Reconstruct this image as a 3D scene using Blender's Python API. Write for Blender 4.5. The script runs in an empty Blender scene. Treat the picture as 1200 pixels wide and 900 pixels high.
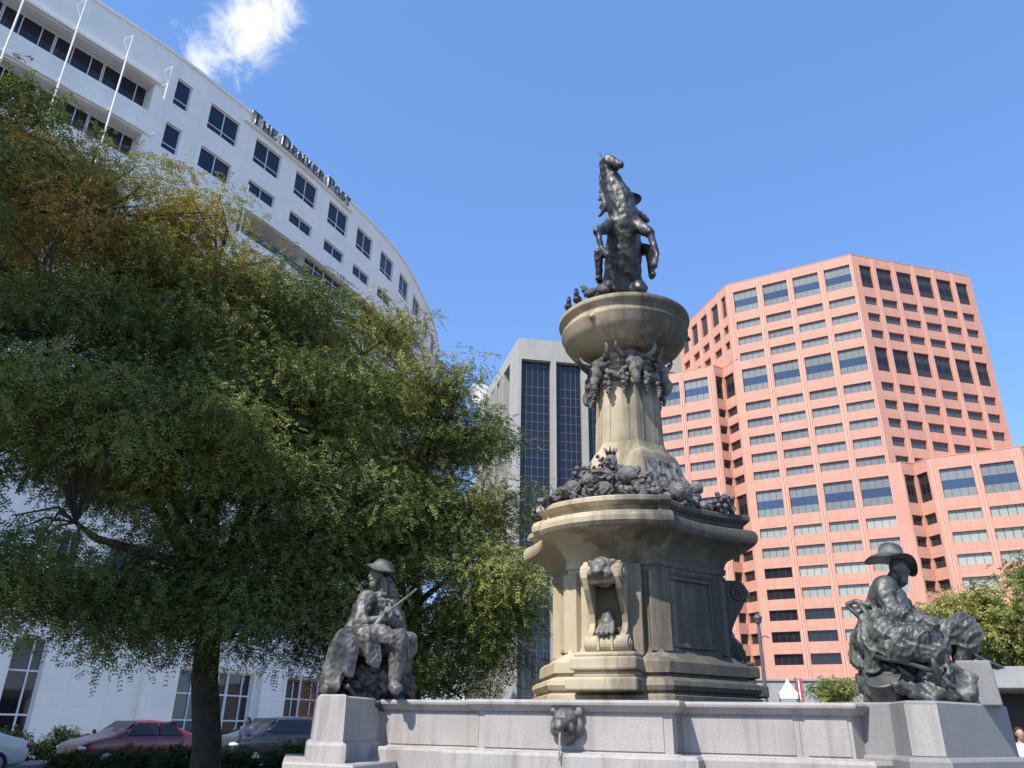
import bpy, bmesh, math, random
import numpy as np
from mathutils import Vector, Matrix, Euler
R = math.radians
SC = bpy.context.scene
COL = SC.collection
random.seed(7)

# ------------------------------------------------------------------ helpers
def azv(az): return Vector((math.sin(R(az)), math.cos(R(az)), 0))

class MB:
    def __init__(self): self.v = []; self.f = []; self.m = []; self.uv = {}
    def quad(self, pts, mi=0, uv=None):
        n = len(self.v); self.v += [tuple(p) for p in pts]
        self.f.append(tuple(range(n, n+len(pts)))); self.m.append(mi)
        if uv: self.uv[len(self.f)-1] = uv
    def add(self, vs, fs, mi=0):
        n = len(self.v); self.v += [tuple(p) for p in vs]
        for f in fs: self.f.append(tuple(i+n for i in f)); self.m.append(mi)
    def box(self, c, s, M=None, mi=0):
        x, y, z = s[0]/2, s[1]/2, s[2]/2
        vs = [Vector((a, b, d)) for a in (-x, x) for b in (-y, y) for d in (-z, z)]
        if M is not None: vs = [M @ p for p in vs]
        c = Vector(c); vs = [p+c for p in vs]
        self.add(vs, [(0,1,3,2),(4,6,7,5),(0,4,5,1),(2,3,7,6),(0,2,6,4),(1,5,7,3)], mi)
    def tube(self, pts, rad, n=8, mi=0, cap=True):
        pts = [Vector(p) for p in pts]; k = len(pts)
        if not hasattr(rad, '__len__'): rad = [rad]*k
        vs = []; up = None
        for i, p in enumerate(pts):
            t = (pts[min(i+1, k-1)]-pts[max(i-1, 0)])
            t = t.normalized() if t.length > 1e-9 else Vector((0,0,1))
            if up is None: up = t.orthogonal().normalized()
            u = (up - t*up.dot(t)); u = u.normalized() if u.length > 1e-6 else t.orthogonal().normalized(); up = u
            w = t.cross(u)
            for j in range(n):
                a = 2*math.pi*j/n; vs.append(p+(u*math.cos(a)+w*math.sin(a))*rad[i])
        fs = [(i*n+j, i*n+(j+1)%n, (i+1)*n+(j+1)%n, (i+1)*n+j) for i in range(k-1) for j in range(n)]
        if cap: fs += [tuple(reversed(range(n))), tuple(range((k-1)*n, k*n))]
        self.add(vs, fs, mi)
    def loft(self, loops, mi=0, cap=(True, True)):
        n = len(loops[0]); vs = [p for l in loops for p in l]
        fs = [(i*n+j, i*n+(j+1)%n, (i+1)*n+(j+1)%n, (i+1)*n+j) for i in range(len(loops)-1) for j in range(n)]
        if cap[0]: fs.append(tuple(reversed(range(n))))
        if cap[1]: fs.append(tuple(range((len(loops)-1)*n, len(loops)*n)))
        self.add(vs, fs, mi)
    def lathe(self, prof, c=(0,0,0), n=48, mi=0, cap=(True, True)):
        c = Vector(c)
        self.loft([[c+Vector((r*math.cos(2*math.pi*j/n), r*math.sin(2*math.pi*j/n), z)) for j in range(n)] for r, z in prof], mi, cap)
    def ell(self, c, r, M=None, sub=2, mi=0, fn=None):
        bm = bmesh.new(); bmesh.ops.create_icosphere(bm, subdivisions=sub, radius=1)
        c = Vector(c); r = Vector(r) if hasattr(r, '__len__') else Vector((r, r, r))
        vs = []
        for v in bm.verts:
            p = v.co.copy()
            if fn: p = p*fn(p)
            p = Vector((p.x*r.x, p.y*r.y, p.z*r.z))
            if M is not None: p = M @ p
            vs.append(p+c)
        bm.verts.index_update()
        self.add(vs, [tuple(v.index for v in f.verts) for f in bm.faces], mi); bm.free()
    def caps(self, a, b, r0, r1, n=12, mi=0):
        a = Vector(a); b = Vector(b)
        self.tube([a, a.lerp(b, .25), a.lerp(b, .5), a.lerp(b, .75), b], [r0, r0*.75+r1*.25, (r0+r1)/2, r0*.25+r1*.75, r1], n, mi)
        self.ell(a, r0, sub=2, mi=mi); self.ell(b, r1, sub=2, mi=mi)
    def mesh(self, name, mats, smooth=False):
        me = bpy.data.meshes.new(name); me.from_pydata(self.v, [], self.f)
        for m in (mats if isinstance(mats, (list, tuple)) else [mats]): me.materials.append(m)
        if any(self.m): me.polygons.foreach_set('material_index', self.m)
        if self.uv:
            l = me.uv_layers.new(name='UVMap')
            for pi, uv in self.uv.items():
                for li, c in zip(me.polygons[pi].loop_indices, uv): l.data[li].uv = c
        if smooth: me.polygons.foreach_set('use_smooth', [True]*len(me.polygons))
        me.update(); return me
    def build(self, name, mats, parent=None, smooth=False, loc=None, rot=None):
        return link(name, self.mesh(name, mats, smooth), parent, loc, rot)

def link(name, me, parent=None, loc=None, rot=None):
    o = bpy.data.objects.new(name, me); COL.objects.link(o)
    if parent: o.parent = parent
    if loc is not None: o.location = loc
    if rot is not None: o.rotation_euler = rot
    return o
def tag(o, label, cat, group=None):
    o['label'] = label; o['category'] = cat
    if group: o['group'] = group
    return o
def thing(name, label, cat, loc=(0,0,0), rotz=0, group=None):
    o = bpy.data.objects.new(name, None); COL.objects.link(o)
    o.location = loc; o.rotation_euler = (0,0,rotz); o.empty_display_size = .2
    return tag(o, label, cat, group)
def struct(o, kind='structure'): o['kind'] = kind; return o
def autosmooth(o, ang=35):
    me = o.data
    me.polygons.foreach_set('use_smooth', [True]*len(me.polygons))
    try: me.set_sharp_from_angle(angle=R(ang))
    except Exception: pass
    return o
def bevel(o, w=.01, seg=2):
    m = o.modifiers.new('bevel', 'BEVEL'); m.width = w; m.segments = seg; m.limit_method = 'ANGLE'; return o

def blob(mb, voxel=.02, smooth=4, fn=None):
    """one continuous skin over the collected volumes"""
    me = mb.mesh('tmp', []); o = bpy.data.objects.new('tmp', me); COL.objects.link(o)
    m = o.modifiers.new('r', 'REMESH'); m.mode = 'VOXEL'; m.voxel_size = voxel
    s = o.modifiers.new('s', 'SMOOTH'); s.iterations = smooth; s.factor = .5
    dg = bpy.context.evaluated_depsgraph_get(); dg.update()
    out = bpy.data.meshes.new_from_object(o.evaluated_get(dg))
    bpy.data.objects.remove(o); bpy.data.meshes.remove(me)
    if fn:
        n = len(out.vertices); co = np.empty(n*3); no = np.empty(n*3)
        out.vertices.foreach_get('co', co); out.vertices.foreach_get('normal', no)
        co = co.reshape(-1, 3); no = no.reshape(-1, 3)
        co = co + no*fn(co)[:, None]
        out.vertices.foreach_set('co', co.ravel()); out.update()
    out.polygons.foreach_set('use_smooth', [True]*len(out.polygons))
    return out
def wavy(seed, amp, freq, aniso=(1,1,1)):
    rs = np.random.RandomState(seed)
    K = [(rs.randn(3)*freq*np.array(aniso), rs.rand()*6.28, rs.rand(), rs.randn(3)*freq*.4, rs.rand()*6) for _ in range(7)]
    def fn(co):
        t = 0
        for k, p, w, k2, p2 in K: t = t + (.4+w)*np.sin(co@k+p+1.5*np.sin(co@k2+p2))
        return amp*t/3
    return fn

# ------------------------------------------------------------------ materials
def nodes(name):
    m = bpy.data.materials.new(name); m.use_nodes = True
    nt = m.node_tree; b = nt.nodes['Principled BSDF']; return m, nt, b
def N(nt, t, **kw):
    n = nt.nodes.new(t)
    for k, v in kw.items():
        if k in n.inputs: n.inputs[k].default_value = v
        else: setattr(n, k, v)
    return n
def L(nt, a, b): nt.links.new(a, b)
def ramp(nt, fac, stops):
    r = nt.nodes.new('ShaderNodeValToRGB'); e = r.color_ramp.elements
    while len(e) < len(stops): e.new(.5)
    for i, (p, c) in enumerate(stops):
        e[i].position = p; e[i].color = (c[0], c[1], c[2], 1) if hasattr(c, '__len__') else (c, c, c, 1)
    L(nt, fac, r.inputs[0]); return r.outputs[0]
def mixc(nt, fac, a, b, mode='MIX'):
    n = nt.nodes.new('ShaderNodeMix'); n.data_type = 'RGBA'; n.blend_type = mode
    for s, v in ((0, fac), (6, a), (7, b)):
        if isinstance(v, (int, float)): n.inputs[s].default_value = v
        elif isinstance(v, (tuple, list)): n.inputs[s].default_value = (v[0], v[1], v[2], 1)
        else: L(nt, v, n.inputs[s])
    return n.outputs[2]
def bump(nt, b, h, s=.3, d=.02):
    n = nt.nodes.new('ShaderNodeBump'); n.inputs['Strength'].default_value = s; n.inputs['Distance'].default_value = d
    L(nt, h, n.inputs['Height']); L(nt, n.outputs[0], b.inputs['Normal'])
def obj_co(nt, scale=(1,1,1), kind='Object'):
    tc = nt.nodes.new('ShaderNodeTexCoord'); mp = nt.nodes.new('ShaderNodeMapping')
    mp.inputs['Scale'].default_value = scale; L(nt, tc.outputs[kind], mp.inputs[0]); return mp.outputs[0]
def noise(nt, co, scale, detail=6, rough=.6):
    n = N(nt, 'ShaderNodeTexNoise'); n.inputs['Scale'].default_value = scale; n.inputs['Detail'].default_value = detail; n.inputs['Roughness'].default_value = rough
    L(nt, co, n.inputs['Vector']); return n.outputs['Fac']

def plain(name, c, rough=.6, metal=0, var=.12, scale=3, spec=.5, bmp=0):
    m, nt, b = nodes(name)
    n = noise(nt, obj_co(nt), scale)
    lo = tuple(x*(1-var) for x in c); hi = tuple(min(1, x*(1+var)) for x in c)
    L(nt, ramp(nt, n, [(.3, lo), (.7, hi)]), b.inputs['Base Color'])
    b.inputs['Roughness'].default_value = rough; b.inputs['Metallic'].default_value = metal
    b.inputs['Specular IOR Level'].default_value = spec
    if bmp: bump(nt, b, noise(nt, obj_co(nt), scale*6), bmp)
    return m

def stone(name, base, stain, speck=.06, streak=.5, sc=1.0):
    m, nt, b = nodes(name)
    co = obj_co(nt)
    big = noise(nt, co, .9*sc, 8)
    st = noise(nt, obj_co(nt, (5*sc, 5*sc, .35*sc)), 1.0, 7, .65)
    fine = noise(nt, co, 60*sc, 4)
    c = mixc(nt, ramp(nt, big, [(.35, 0), (.7, 1)]), base, tuple(x*.78 for x in base))
    c = mixc(nt, ramp(nt, st, [(.5, 0), (.72, streak)]), c, stain)
    c = mixc(nt, ramp(nt, fine, [(.45, 0), (.7, speck*6)]), c, tuple(x*.62 for x in base))
    L(nt, c, b.inputs['Base Color']); b.inputs['Roughness'].default_value = .82; b.inputs['Specular IOR Level'].default_value = .3
    bump(nt, b, mixc(nt, .5, fine, big), .35, .012)
    return m

def bronze(name, dark, pat, k=.5, rough=.42, metal=.55, relief=.012, rs_=26):
    m, nt, b = nodes(name)
    co = obj_co(nt)
    a = noise(nt, co, 3.5, 8); s = noise(nt, obj_co(nt, (7, 7, 1.2)), 1.0, 6)
    ge = N(nt, 'ShaderNodeNewGeometry')
    f = mixc(nt, .5, a, s)
    c = mixc(nt, ramp(nt, f, [(.38, 0), (.66, k)]), dark, pat)
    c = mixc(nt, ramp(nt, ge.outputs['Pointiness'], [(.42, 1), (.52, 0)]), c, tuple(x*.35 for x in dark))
    L(nt, c, b.inputs['Base Color']); b.inputs['Metallic'].default_value = metal
    L(nt, ramp(nt, a, [(.3, rough-.1), (.7, rough+.18)]), b.inputs['Roughness'])
    bump(nt, b, noise(nt, co, rs_, 5), .35 if relief < .02 else .8, relief)
    return m

def glass(name, c, rough=.04, spec=.5, var=.2):
    m, nt, b = nodes(name)
    oi = N(nt, 'ShaderNodeObjectInfo')
    n = mixc(nt, .6, noise(nt, obj_co(nt), .6, 3), oi.outputs['Random'])
    L(nt, mixc(nt, n, tuple(x*(1-1.6*var) for x in c), tuple(x*(1+1.6*var) for x in c)), b.inputs['Base Color'])
    b.inputs['Roughness'].default_value = rough; b.inputs['Specular IOR Level'].default_value = spec
    bump(nt, b, noise(nt, obj_co(nt), .35, 2), .04, .05)
    return m

def panel(name, c, joint, bw, bh, var=.06, mort=.012, rough=.75, stain=None):
    """cladding panels laid out along the facade (uv = metres along, metres up)"""
    m, nt, b = nodes(name)
    co = obj_co(nt, kind='UV')
    br = N(nt, 'ShaderNodeTexBrick'); br.offset = 0; L(nt, co, br.inputs['Vector'])
    br.inputs['Scale'].default_value = 1; br.inputs['Brick Width'].default_value = bw; br.inputs['Row Height'].default_value = bh
    br.inputs['Mortar Size'].default_value = mort; br.inputs['Mortar Smooth'].default_value = .2
    br.inputs['Color1'].default_value = (*[x*(1+var) for x in c], 1); br.inputs['Color2'].default_value = (*[x*(1-var) for x in c], 1); br.inputs['Mortar'].default_value = (*joint, 1)
    oc = obj_co(nt)
    n = noise(nt, obj_co(nt, (1, 1, .25)), .7, 7)
    col = mixc(nt, ramp(nt, n, [(.4, 0), (.75, .35)]), br.outputs['Color'], stain or tuple(x*.72 for x in c))
    L(nt, col, b.inputs['Base Color']); b.inputs['Roughness'].default_value = rough; b.inputs['Specular IOR Level'].default_value = .3
    bump(nt, b, noise(nt, oc, 12, 4), .1, .02)
    return m

M = {}
def crusted_shaded(name, base, crust_shade, shade_bias, gain=.55):
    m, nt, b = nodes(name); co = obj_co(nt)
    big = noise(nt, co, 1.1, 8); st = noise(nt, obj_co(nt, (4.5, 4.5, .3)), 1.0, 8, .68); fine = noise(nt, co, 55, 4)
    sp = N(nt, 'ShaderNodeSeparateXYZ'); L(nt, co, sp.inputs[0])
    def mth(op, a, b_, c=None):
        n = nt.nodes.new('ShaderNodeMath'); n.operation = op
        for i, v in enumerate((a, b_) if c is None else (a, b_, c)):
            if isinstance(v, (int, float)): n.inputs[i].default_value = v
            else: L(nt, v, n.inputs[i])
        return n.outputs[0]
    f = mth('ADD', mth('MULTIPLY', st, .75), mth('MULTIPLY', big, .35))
    f = mth('ADD', f, mth('MULTIPLY', sp.outputs[0], shade_bias))  # darkens toward +X: shade of that side painted in with the crust
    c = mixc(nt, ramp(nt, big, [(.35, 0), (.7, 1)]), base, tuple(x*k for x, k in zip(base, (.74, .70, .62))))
    c = mixc(nt, ramp(nt, f, [(.47, 0), (.60, gain*.5), (.80, gain), (1.0, 1)]), c, crust_shade)
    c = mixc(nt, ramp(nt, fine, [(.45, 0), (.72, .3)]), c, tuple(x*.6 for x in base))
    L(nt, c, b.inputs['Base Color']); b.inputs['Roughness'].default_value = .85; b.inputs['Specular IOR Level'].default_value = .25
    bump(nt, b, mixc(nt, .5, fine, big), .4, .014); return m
M['sand'] = crusted_shaded('sandstone', (.52, .435, .305), (.050, .048, .044), .30, .9)
M['sand_dark'] = stone('sandstone_dark', (.13, .10, .065), (.04, .034, .026), .05, .8)  # darker, browner stone tone for the console recess backs
M['sand_plain'] = stone('sandstone', (.46, .375, .235), (.075, .062, .045), .04, .75)
M['granite'] = stone('granite', (.42, .385, .36), (.15, .13, .11), .12, .72)
M['granite_dark'] = stone('granite_dark_shade', (.27, .262, .255), (.14, .135, .13), .12, .4)  # darker granite; also carries the painted shade of the right podium
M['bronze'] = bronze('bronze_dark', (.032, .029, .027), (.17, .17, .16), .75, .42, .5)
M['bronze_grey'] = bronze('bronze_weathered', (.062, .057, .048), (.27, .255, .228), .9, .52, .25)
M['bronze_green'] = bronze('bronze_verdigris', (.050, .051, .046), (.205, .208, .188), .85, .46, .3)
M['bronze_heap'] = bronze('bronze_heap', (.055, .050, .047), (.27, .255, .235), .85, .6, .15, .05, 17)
M['white'] = panel('white_precast', (.85, .81, .735), (.73, .70, .64), 2.2, .68, .025, .016)
M['white_plain'] = plain('white_paint', (.78, .79, .79), .6, var=.05)
M['pink'] = panel('pink_cladding', (.585, .305, .222), (.49, .23, .155), 1.36, 1.62, .05, .03, stain=(.50, .245, .17))
M['pink_pier'] = plain('pink_pier', (.64, .36, .275), .75, var=.05, scale=.6)
M['pink_joint'] = plain('pink_joint', (.60, .25, .18), .8)
M['cream'] = panel('cream_precast', (.36, .345, .305), (.28, .265, .235), 3.5, 3.6, .02, .03)
M['navy'] = glass('navy_glass', (.010, .016, .034))
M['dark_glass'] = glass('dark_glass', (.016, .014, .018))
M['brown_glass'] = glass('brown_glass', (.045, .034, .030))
M['smoke_glass'] = glass('smoke_glass', (.085, .078, .078), .1)
M['teal'] = glass('teal_glass', (.015, .055, .075))
M['pale_glass'] = glass('painted_reflection_glass', (.21, .222, .212), .12)  # bright reflection painted into the pane colour
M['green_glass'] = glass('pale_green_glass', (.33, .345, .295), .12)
M['band'] = glass('spandrel_band', (.045, .075, .13), .06)
M['tower_glass'] = glass('tower_glass', (.012, .013, .022))
M['frame_white'] = plain('frame_white', (.62, .64, .66), .5)
M['frame_dark'] = plain('frame_dark', (.06, .055, .055), .5)
M['frame_grid'] = plain('frame_grid', (.11, .11, .13), .5)
M['black'] = plain('black_paint', (.012, .012, .013), .4)
M['letter_edge'] = plain('letter_edge', (.5, .5, .48), .5)
M['concrete'] = plain('concrete', (.31, .31, .30), .85, var=.15, scale=1.2, bmp=.2)
M['asphalt'] = plain('asphalt', (.05, .05, .052), .9, var=.2, scale=2, bmp=.3)
M['paving'] = plain('paving', (.20, .19, .175), .85, var=.15, scale=.8, bmp=.2)
M['line'] = plain('road_line', (.75, .75, .72), .7)
M['bark'] = plain('bark', (.055, .045, .036), .95, var=.45, scale=9, bmp=.9)
M['lawn'] = plain('lawn', (.05, .085, .025), .95, var=.35, scale=3, bmp=.5)
M['steel'] = plain('steel_grey', (.12, .12, .12), .5, .4)
M['rubber'] = plain('rubber', (.02, .02, .02), .85)
M['alloy'] = plain('alloy', (.55, .55, .56), .35, .8)
M['lamp_glass'] = plain('headlamp_glass', (.75, .76, .78), .12)
M['red_lamp'] = plain('tail_lamp', (.35, .02, .015), .2)
M['water'] = glass('water', (.03, .045, .04), .05)

def paint(name, c):
    m, nt, b = nodes(name)
    n = noise(nt, obj_co(nt), 1.5, 4)
    L(nt, mixc(nt, n, tuple(x*.88 for x in c), c), b.inputs['Base Color'])
    b.inputs['Roughness'].default_value = .3; b.inputs['Coat Weight'].default_value = .7; b.inputs['Coat Roughness'].default_value = .06
    return m
def leafmat(name, stops):
    m, nt, b = nodes(name); nt.nodes.remove(b); out = nt.nodes['Material Output']
    at = N(nt, 'ShaderNodeAttribute', attribute_name='tint')
    c = ramp(nt, at.outputs['Fac'], stops)
    d = N(nt, 'ShaderNodeBsdfPrincipled'); d.inputs['Roughness'].default_value = .65; d.inputs['Specular IOR Level'].default_value = .15
    L(nt, c, d.inputs['Base Color'])
    t = N(nt, 'ShaderNodeBsdfTranslucent'); L(nt, mixc(nt, 1, c, (1.25, 1.25, .6), 'MULTIPLY'), t.inputs['Color'])
    mx = N(nt, 'ShaderNodeMixShader'); mx.inputs[0].default_value = .16
    L(nt, d.outputs[0], mx.inputs[1]); L(nt, t.outputs[0], mx.inputs[2]); L(nt, mx.outputs[0], out.inputs[0])
    return m
M['leaf'] = leafmat('locust_leaves', [(0, (.030, .046, .018)), (.3, (.105, .138, .044)), (.55, (.24, .265, .085)), (.8, (.44, .355, .095)), (1, (.43, .25, .08))])
M['leaf_dark'] = leafmat('hedge_leaves', [(0, (.02, .04, .014)), (.5, (.045, .08, .022)), (1, (.10, .14, .04))])
M['flower'] = leafmat('flower_petals', [(0, (.25, .02, .06)), (1, (.55, .06, .14))])

# ------------------------------------------------------------------ world, sun, camera
SUN_AZ, SUN_EL = -141.0, 50.0
w = bpy.data.worlds.new('World'); SC.world = w; w.use_nodes = True
nt = w.node_tree; bg = nt.nodes['Background']
sky = nt.nodes.new('ShaderNodeTexSky'); sky.sky_type = 'NISHITA'; sky.sun_disc = False
sky.sun_elevation = R(SUN_EL); sky.sun_rotation = R(SUN_AZ)
sky.altitude = 1600; sky.air_density = 1.0; sky.dust_density = .6; sky.ozone_density = 1.6
tc = nt.nodes.new('ShaderNodeTexCoord')
def cloud(center, r0, r1, scale, thr, stretch):
    mp = nt.nodes.new('ShaderNodeVectorMath'); mp.operation = 'SUBTRACT'; L(nt, tc.outputs['Generated'], mp.inputs[0]); mp.inputs[1].default_value = center
    ax = Vector(stretch[0]).normalized()
    dt = nt.nodes.new('ShaderNodeVectorMath'); dt.operation = 'DOT_PRODUCT'; L(nt, mp.outputs[0], dt.inputs[0]); dt.inputs[1].default_value = ax
    ln = nt.nodes.new('ShaderNodeVectorMath'); ln.operation = 'LENGTH'; L(nt, mp.outputs[0], ln.inputs[0])
    def mth(op, a, b):
        n = nt.nodes.new('ShaderNodeMath'); n.operation = op
        for i, v in ((0, a), (1, b)):
            if isinstance(v, (int, float)): n.inputs[i].default_value = v
            else: L(nt, v, n.inputs[i])
        return n.outputs[0]
    l2 = mth('MULTIPLY', ln.outputs['Value'], ln.outputs['Value']); d2 = mth('MULTIPLY', dt.outputs['Value'], dt.outputs['Value'])
    dist = mth('POWER', mth('SUBTRACT', l2, mth('MULTIPLY', d2, stretch[1])), .5)
    mr = nt.nodes.new('ShaderNodeMapRange'); mr.inputs[1].default_value = r0; mr.inputs[2].default_value = r1; mr.inputs[3].default_value = 1; mr.inputs[4].default_value = 0
    L(nt, dist, mr.inputs[0])
    no = nt.nodes.new('ShaderNodeTexNoise'); no.inputs['Scale'].default_value = scale; no.inputs['Detail'].default_value = 9; no.inputs['Roughness'].default_value = .62; no.inputs['Distortion'].default_value = .6
    L(nt, tc.outputs['Generated'], no.inputs['Vector'])
    s = mth('ADD', no.outputs['Fac'], mth('SUBTRACT', mr.outputs[0], thr))
    mr2 = nt.nodes.new('ShaderNodeMapRange'); mr2.interpolation_type = 'SMOOTHSTEP'; mr2.inputs[1].default_value = 0; mr2.inputs[2].default_value = .42; L(nt, s, mr2.inputs[0])
    return mr2.outputs[0]
CL1 = (-.322, .630, .706); CL2 = (-.0417, .9194, .3910)
c1 = cloud((-.306, .628, .716), .0, .105, 20, 1.03, ((.65, -.40, .646), .80))
c2 = cloud(CL2, .0, .03, 40, .95, ((1, 0, 0), .3))
mx = nt.nodes.new('ShaderNodeMath'); mx.operation = 'MAXIMUM'; L(nt, c1, mx.inputs[0]); L(nt, c2, mx.inputs[1])
hs = nt.nodes.new('ShaderNodeHueSaturation'); hs.inputs['Saturation'].default_value = 1.08; L(nt, sky.outputs[0], hs.inputs['Color'])
sky_gain = mixc(nt, 1, hs.outputs[0], (1.36, 1.34, 1.36), 'MULTIPLY')
sky_blue = mixc(nt, .42, sky_gain, (.80, 1.90, 4.55))      # evens out the gradient of the clear air
CLOUD_L = 5.2
mc = mixc(nt, mx.outputs[0], sky_blue, (CLOUD_L, CLOUD_L*1.01, CLOUD_L*1.03))
L(nt, mc, bg.inputs[0]); bg.inputs[1].default_value = .10

sd = bpy.data.lights.new('sun', 'SUN'); sd.energy = 2.9; sd.angle = R(.53); sd.color = (1, .955, .88)
so = bpy.data.objects.new('sun', sd); COL.objects.link(so)
dirv = Vector((math.sin(R(SUN_AZ))*math.cos(R(SUN_EL)), math.cos(R(SUN_AZ))*math.cos(R(SUN_EL)), math.sin(R(SUN_EL))))
so.rotation_euler = (-dirv).to_track_quat('-Z', 'Y').to_euler(); so.location = dirv*60

F = 905.0
up = Vector((40/F, 2047/F, -1)).normalized(); fw = Vector((0, 0, -1)); fw = (fw-up*fw.dot(up)).normalized(); rt = fw.cross(up)
cam = bpy.data.cameras.new('camera'); cam.sensor_width = 36; cam.lens = 36*F/1200; cam.clip_end = 3000; cam.clip_start = .1
co = bpy.data.objects.new('camera', cam); COL.objects.link(co)
mw = Matrix((rt, fw, up)).to_4x4(); mw.translation = (0, 0, 1.5); co.matrix_world = mw
SC.camera = co
SC.view_settings.view_transform = 'Standard'; SC.view_settings.look = 'None'; SC.view_settings.gamma = 1; SC.view_settings.exposure = 1.15
try: SC.view_settings.use_curve_mapping = False
except Exception: pass
SC.render.engine = 'CYCLES'
SC.cycles.max_bounces = 6; SC.cycles.diffuse_bounces = 4; SC.cycles.glossy_bounces = 3; SC.cycles.transmission_bounces = 3; SC.cycles.transparent_max_bounces = 4
SC.cycles.use_denoising = True; SC.cycles.sample_clamp_indirect = 6; SC.cycles.caustics_reflective = False; SC.cycles.caustics_refractive = False

# ------------------------------------------------------------------ facade tools
def planar(p0, p1):
    p0 = Vector((p0[0], p0[1], 0)); p1 = Vector((p1[0], p1[1], 0)); d = (p1-p0); ln = d.length; d.normalize()
    n = Vector((d.y, -d.x, 0))
    def f(s, z, dep=0): return p0+d*s-n*dep+Vector((0, 0, z))
    return f, ln, math.atan2(d.y, d.x)
def facade(mb, f, s0, s1, z0, z1, wins, dep, extra=(), mi=0, mir=None):
    S = sorted(set([round(x, 4) for x in [s0, s1, *extra]+[a for w in wins for a in w[:2]] if s0-1e-6 <= x <= s1+1e-6]))
    Z = sorted(set([round(x, 4) for x in [z0, z1]+[a for w in wins for a in w[2:4]]]))
    for i in range(len(S)-1):
        for j in range(len(Z)-1):
            cs, cz = (S[i]+S[i+1])/2, (Z[j]+Z[j+1])/2
            if any(w[0] < cs < w[1] and w[2] < cz < w[3] for w in wins): continue
            mb.quad([f(S[i], Z[j]), f(S[i+1], Z[j]), f(S[i+1], Z[j+1]), f(S[i], Z[j+1])], mi, [(S[i], Z[j]), (S[i+1], Z[j]), (S[i+1], Z[j+1]), (S[i], Z[j+1])])
    r = mi if mir is None else mir
    for w in wins:
        a, b, c, d = w[:4]; dd = w[4] if len(w) > 4 else dep
        uv = [(a, c), (a+dd, c), (a+dd, d), (a, d)]
        mb.quad([f(a, c), f(a, c, dd), f(a, d, dd), f(a, d)][::-1], r, uv)
        mb.quad([f(b, c), f(b, c, dd), f(b, d, dd), f(b, d)], r, uv)
        mb.quad([f(a, c), f(b, c), f(b, c, dd), f(a, c, dd)], r, uv)
        mb.quad([f(a, d), f(b, d), f(b, d, dd), f(a, d, dd)][::-1], r, uv)
WM = {}
def window_parts(w, h, mats, bands=None, vm=(), hm=(), fr=.07, frm='frame_white', key=None):
    k = (round(w, 3), round(h, 3), tuple(mats), bands, tuple(vm), tuple(hm), fr, frm)
    if k in WM: return WM[k]
    p = MB(); zs = [0]+[h*b for b in (bands or ())]+[h]
    for i in range(len(zs)-1): p.quad([(0, 0, zs[i]), (w, 0, zs[i]), (w, 0, zs[i+1]), (0, 0, zs[i+1])], i % len(mats))
    q = MB(); t = .06
    def bar(x0, x1, z0, z1): q.box(((x0+x1)/2, -t/2-.004, (z0+z1)/2), (x1-x0, t, z1-z0))
    bar(0, fr, 0, h); bar(w-fr, w, 0, h); bar(fr, w-fr, 0, fr); bar(fr, w-fr, h-fr, h)
    for x in vm: bar(x-fr/2, x+fr/2, fr, h-fr)
    for z in hm: 
        xs = [fr]+[v for x in vm for v in (x-fr/2, x+fr/2)]+[w-fr]
        for i in range(0, len(xs), 2): bar(xs[i], xs[i+1], z-fr/2, z+fr/2)
    WM[k] = (p.mesh('window', [M[m] for m in mats]), q.mesh('frame', M[frm])); return WM[k]
def put_window(parent, f, a, b, c, d, dep, mats, name='window', **kw):
    p, q = f(a, c, dep), f(b, c, dep); v = q-p
    pm, fm = window_parts(v.length, d-c, mats, **kw)
    o = link(name, pm, parent, p, (0, 0, math.atan2(v.y, v.x)))
    link('frame', fm, o); return o
def add_window(mb, f, a, b, c, d, dep, mis, bands=None, fmi=None, vm=()):
    zs = [c]+[c+(d-c)*t for t in (bands or ())]+[d]
    for i in range(len(zs)-1): mb.quad([f(a, zs[i], dep), f(b, zs[i], dep), f(b, zs[i+1], dep), f(a, zs[i+1], dep)], mis[i % len(mis)])
    if fmi is not None:
        for x in (a+.05, *vm, b-.05):
            mb.quad([f(x-.05, c, dep-.02), f(x+.05, c, dep-.02), f(x+.05, d, dep-.02), f(x-.05, d, dep-.02)], fmi)

exec_parts = []

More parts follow.
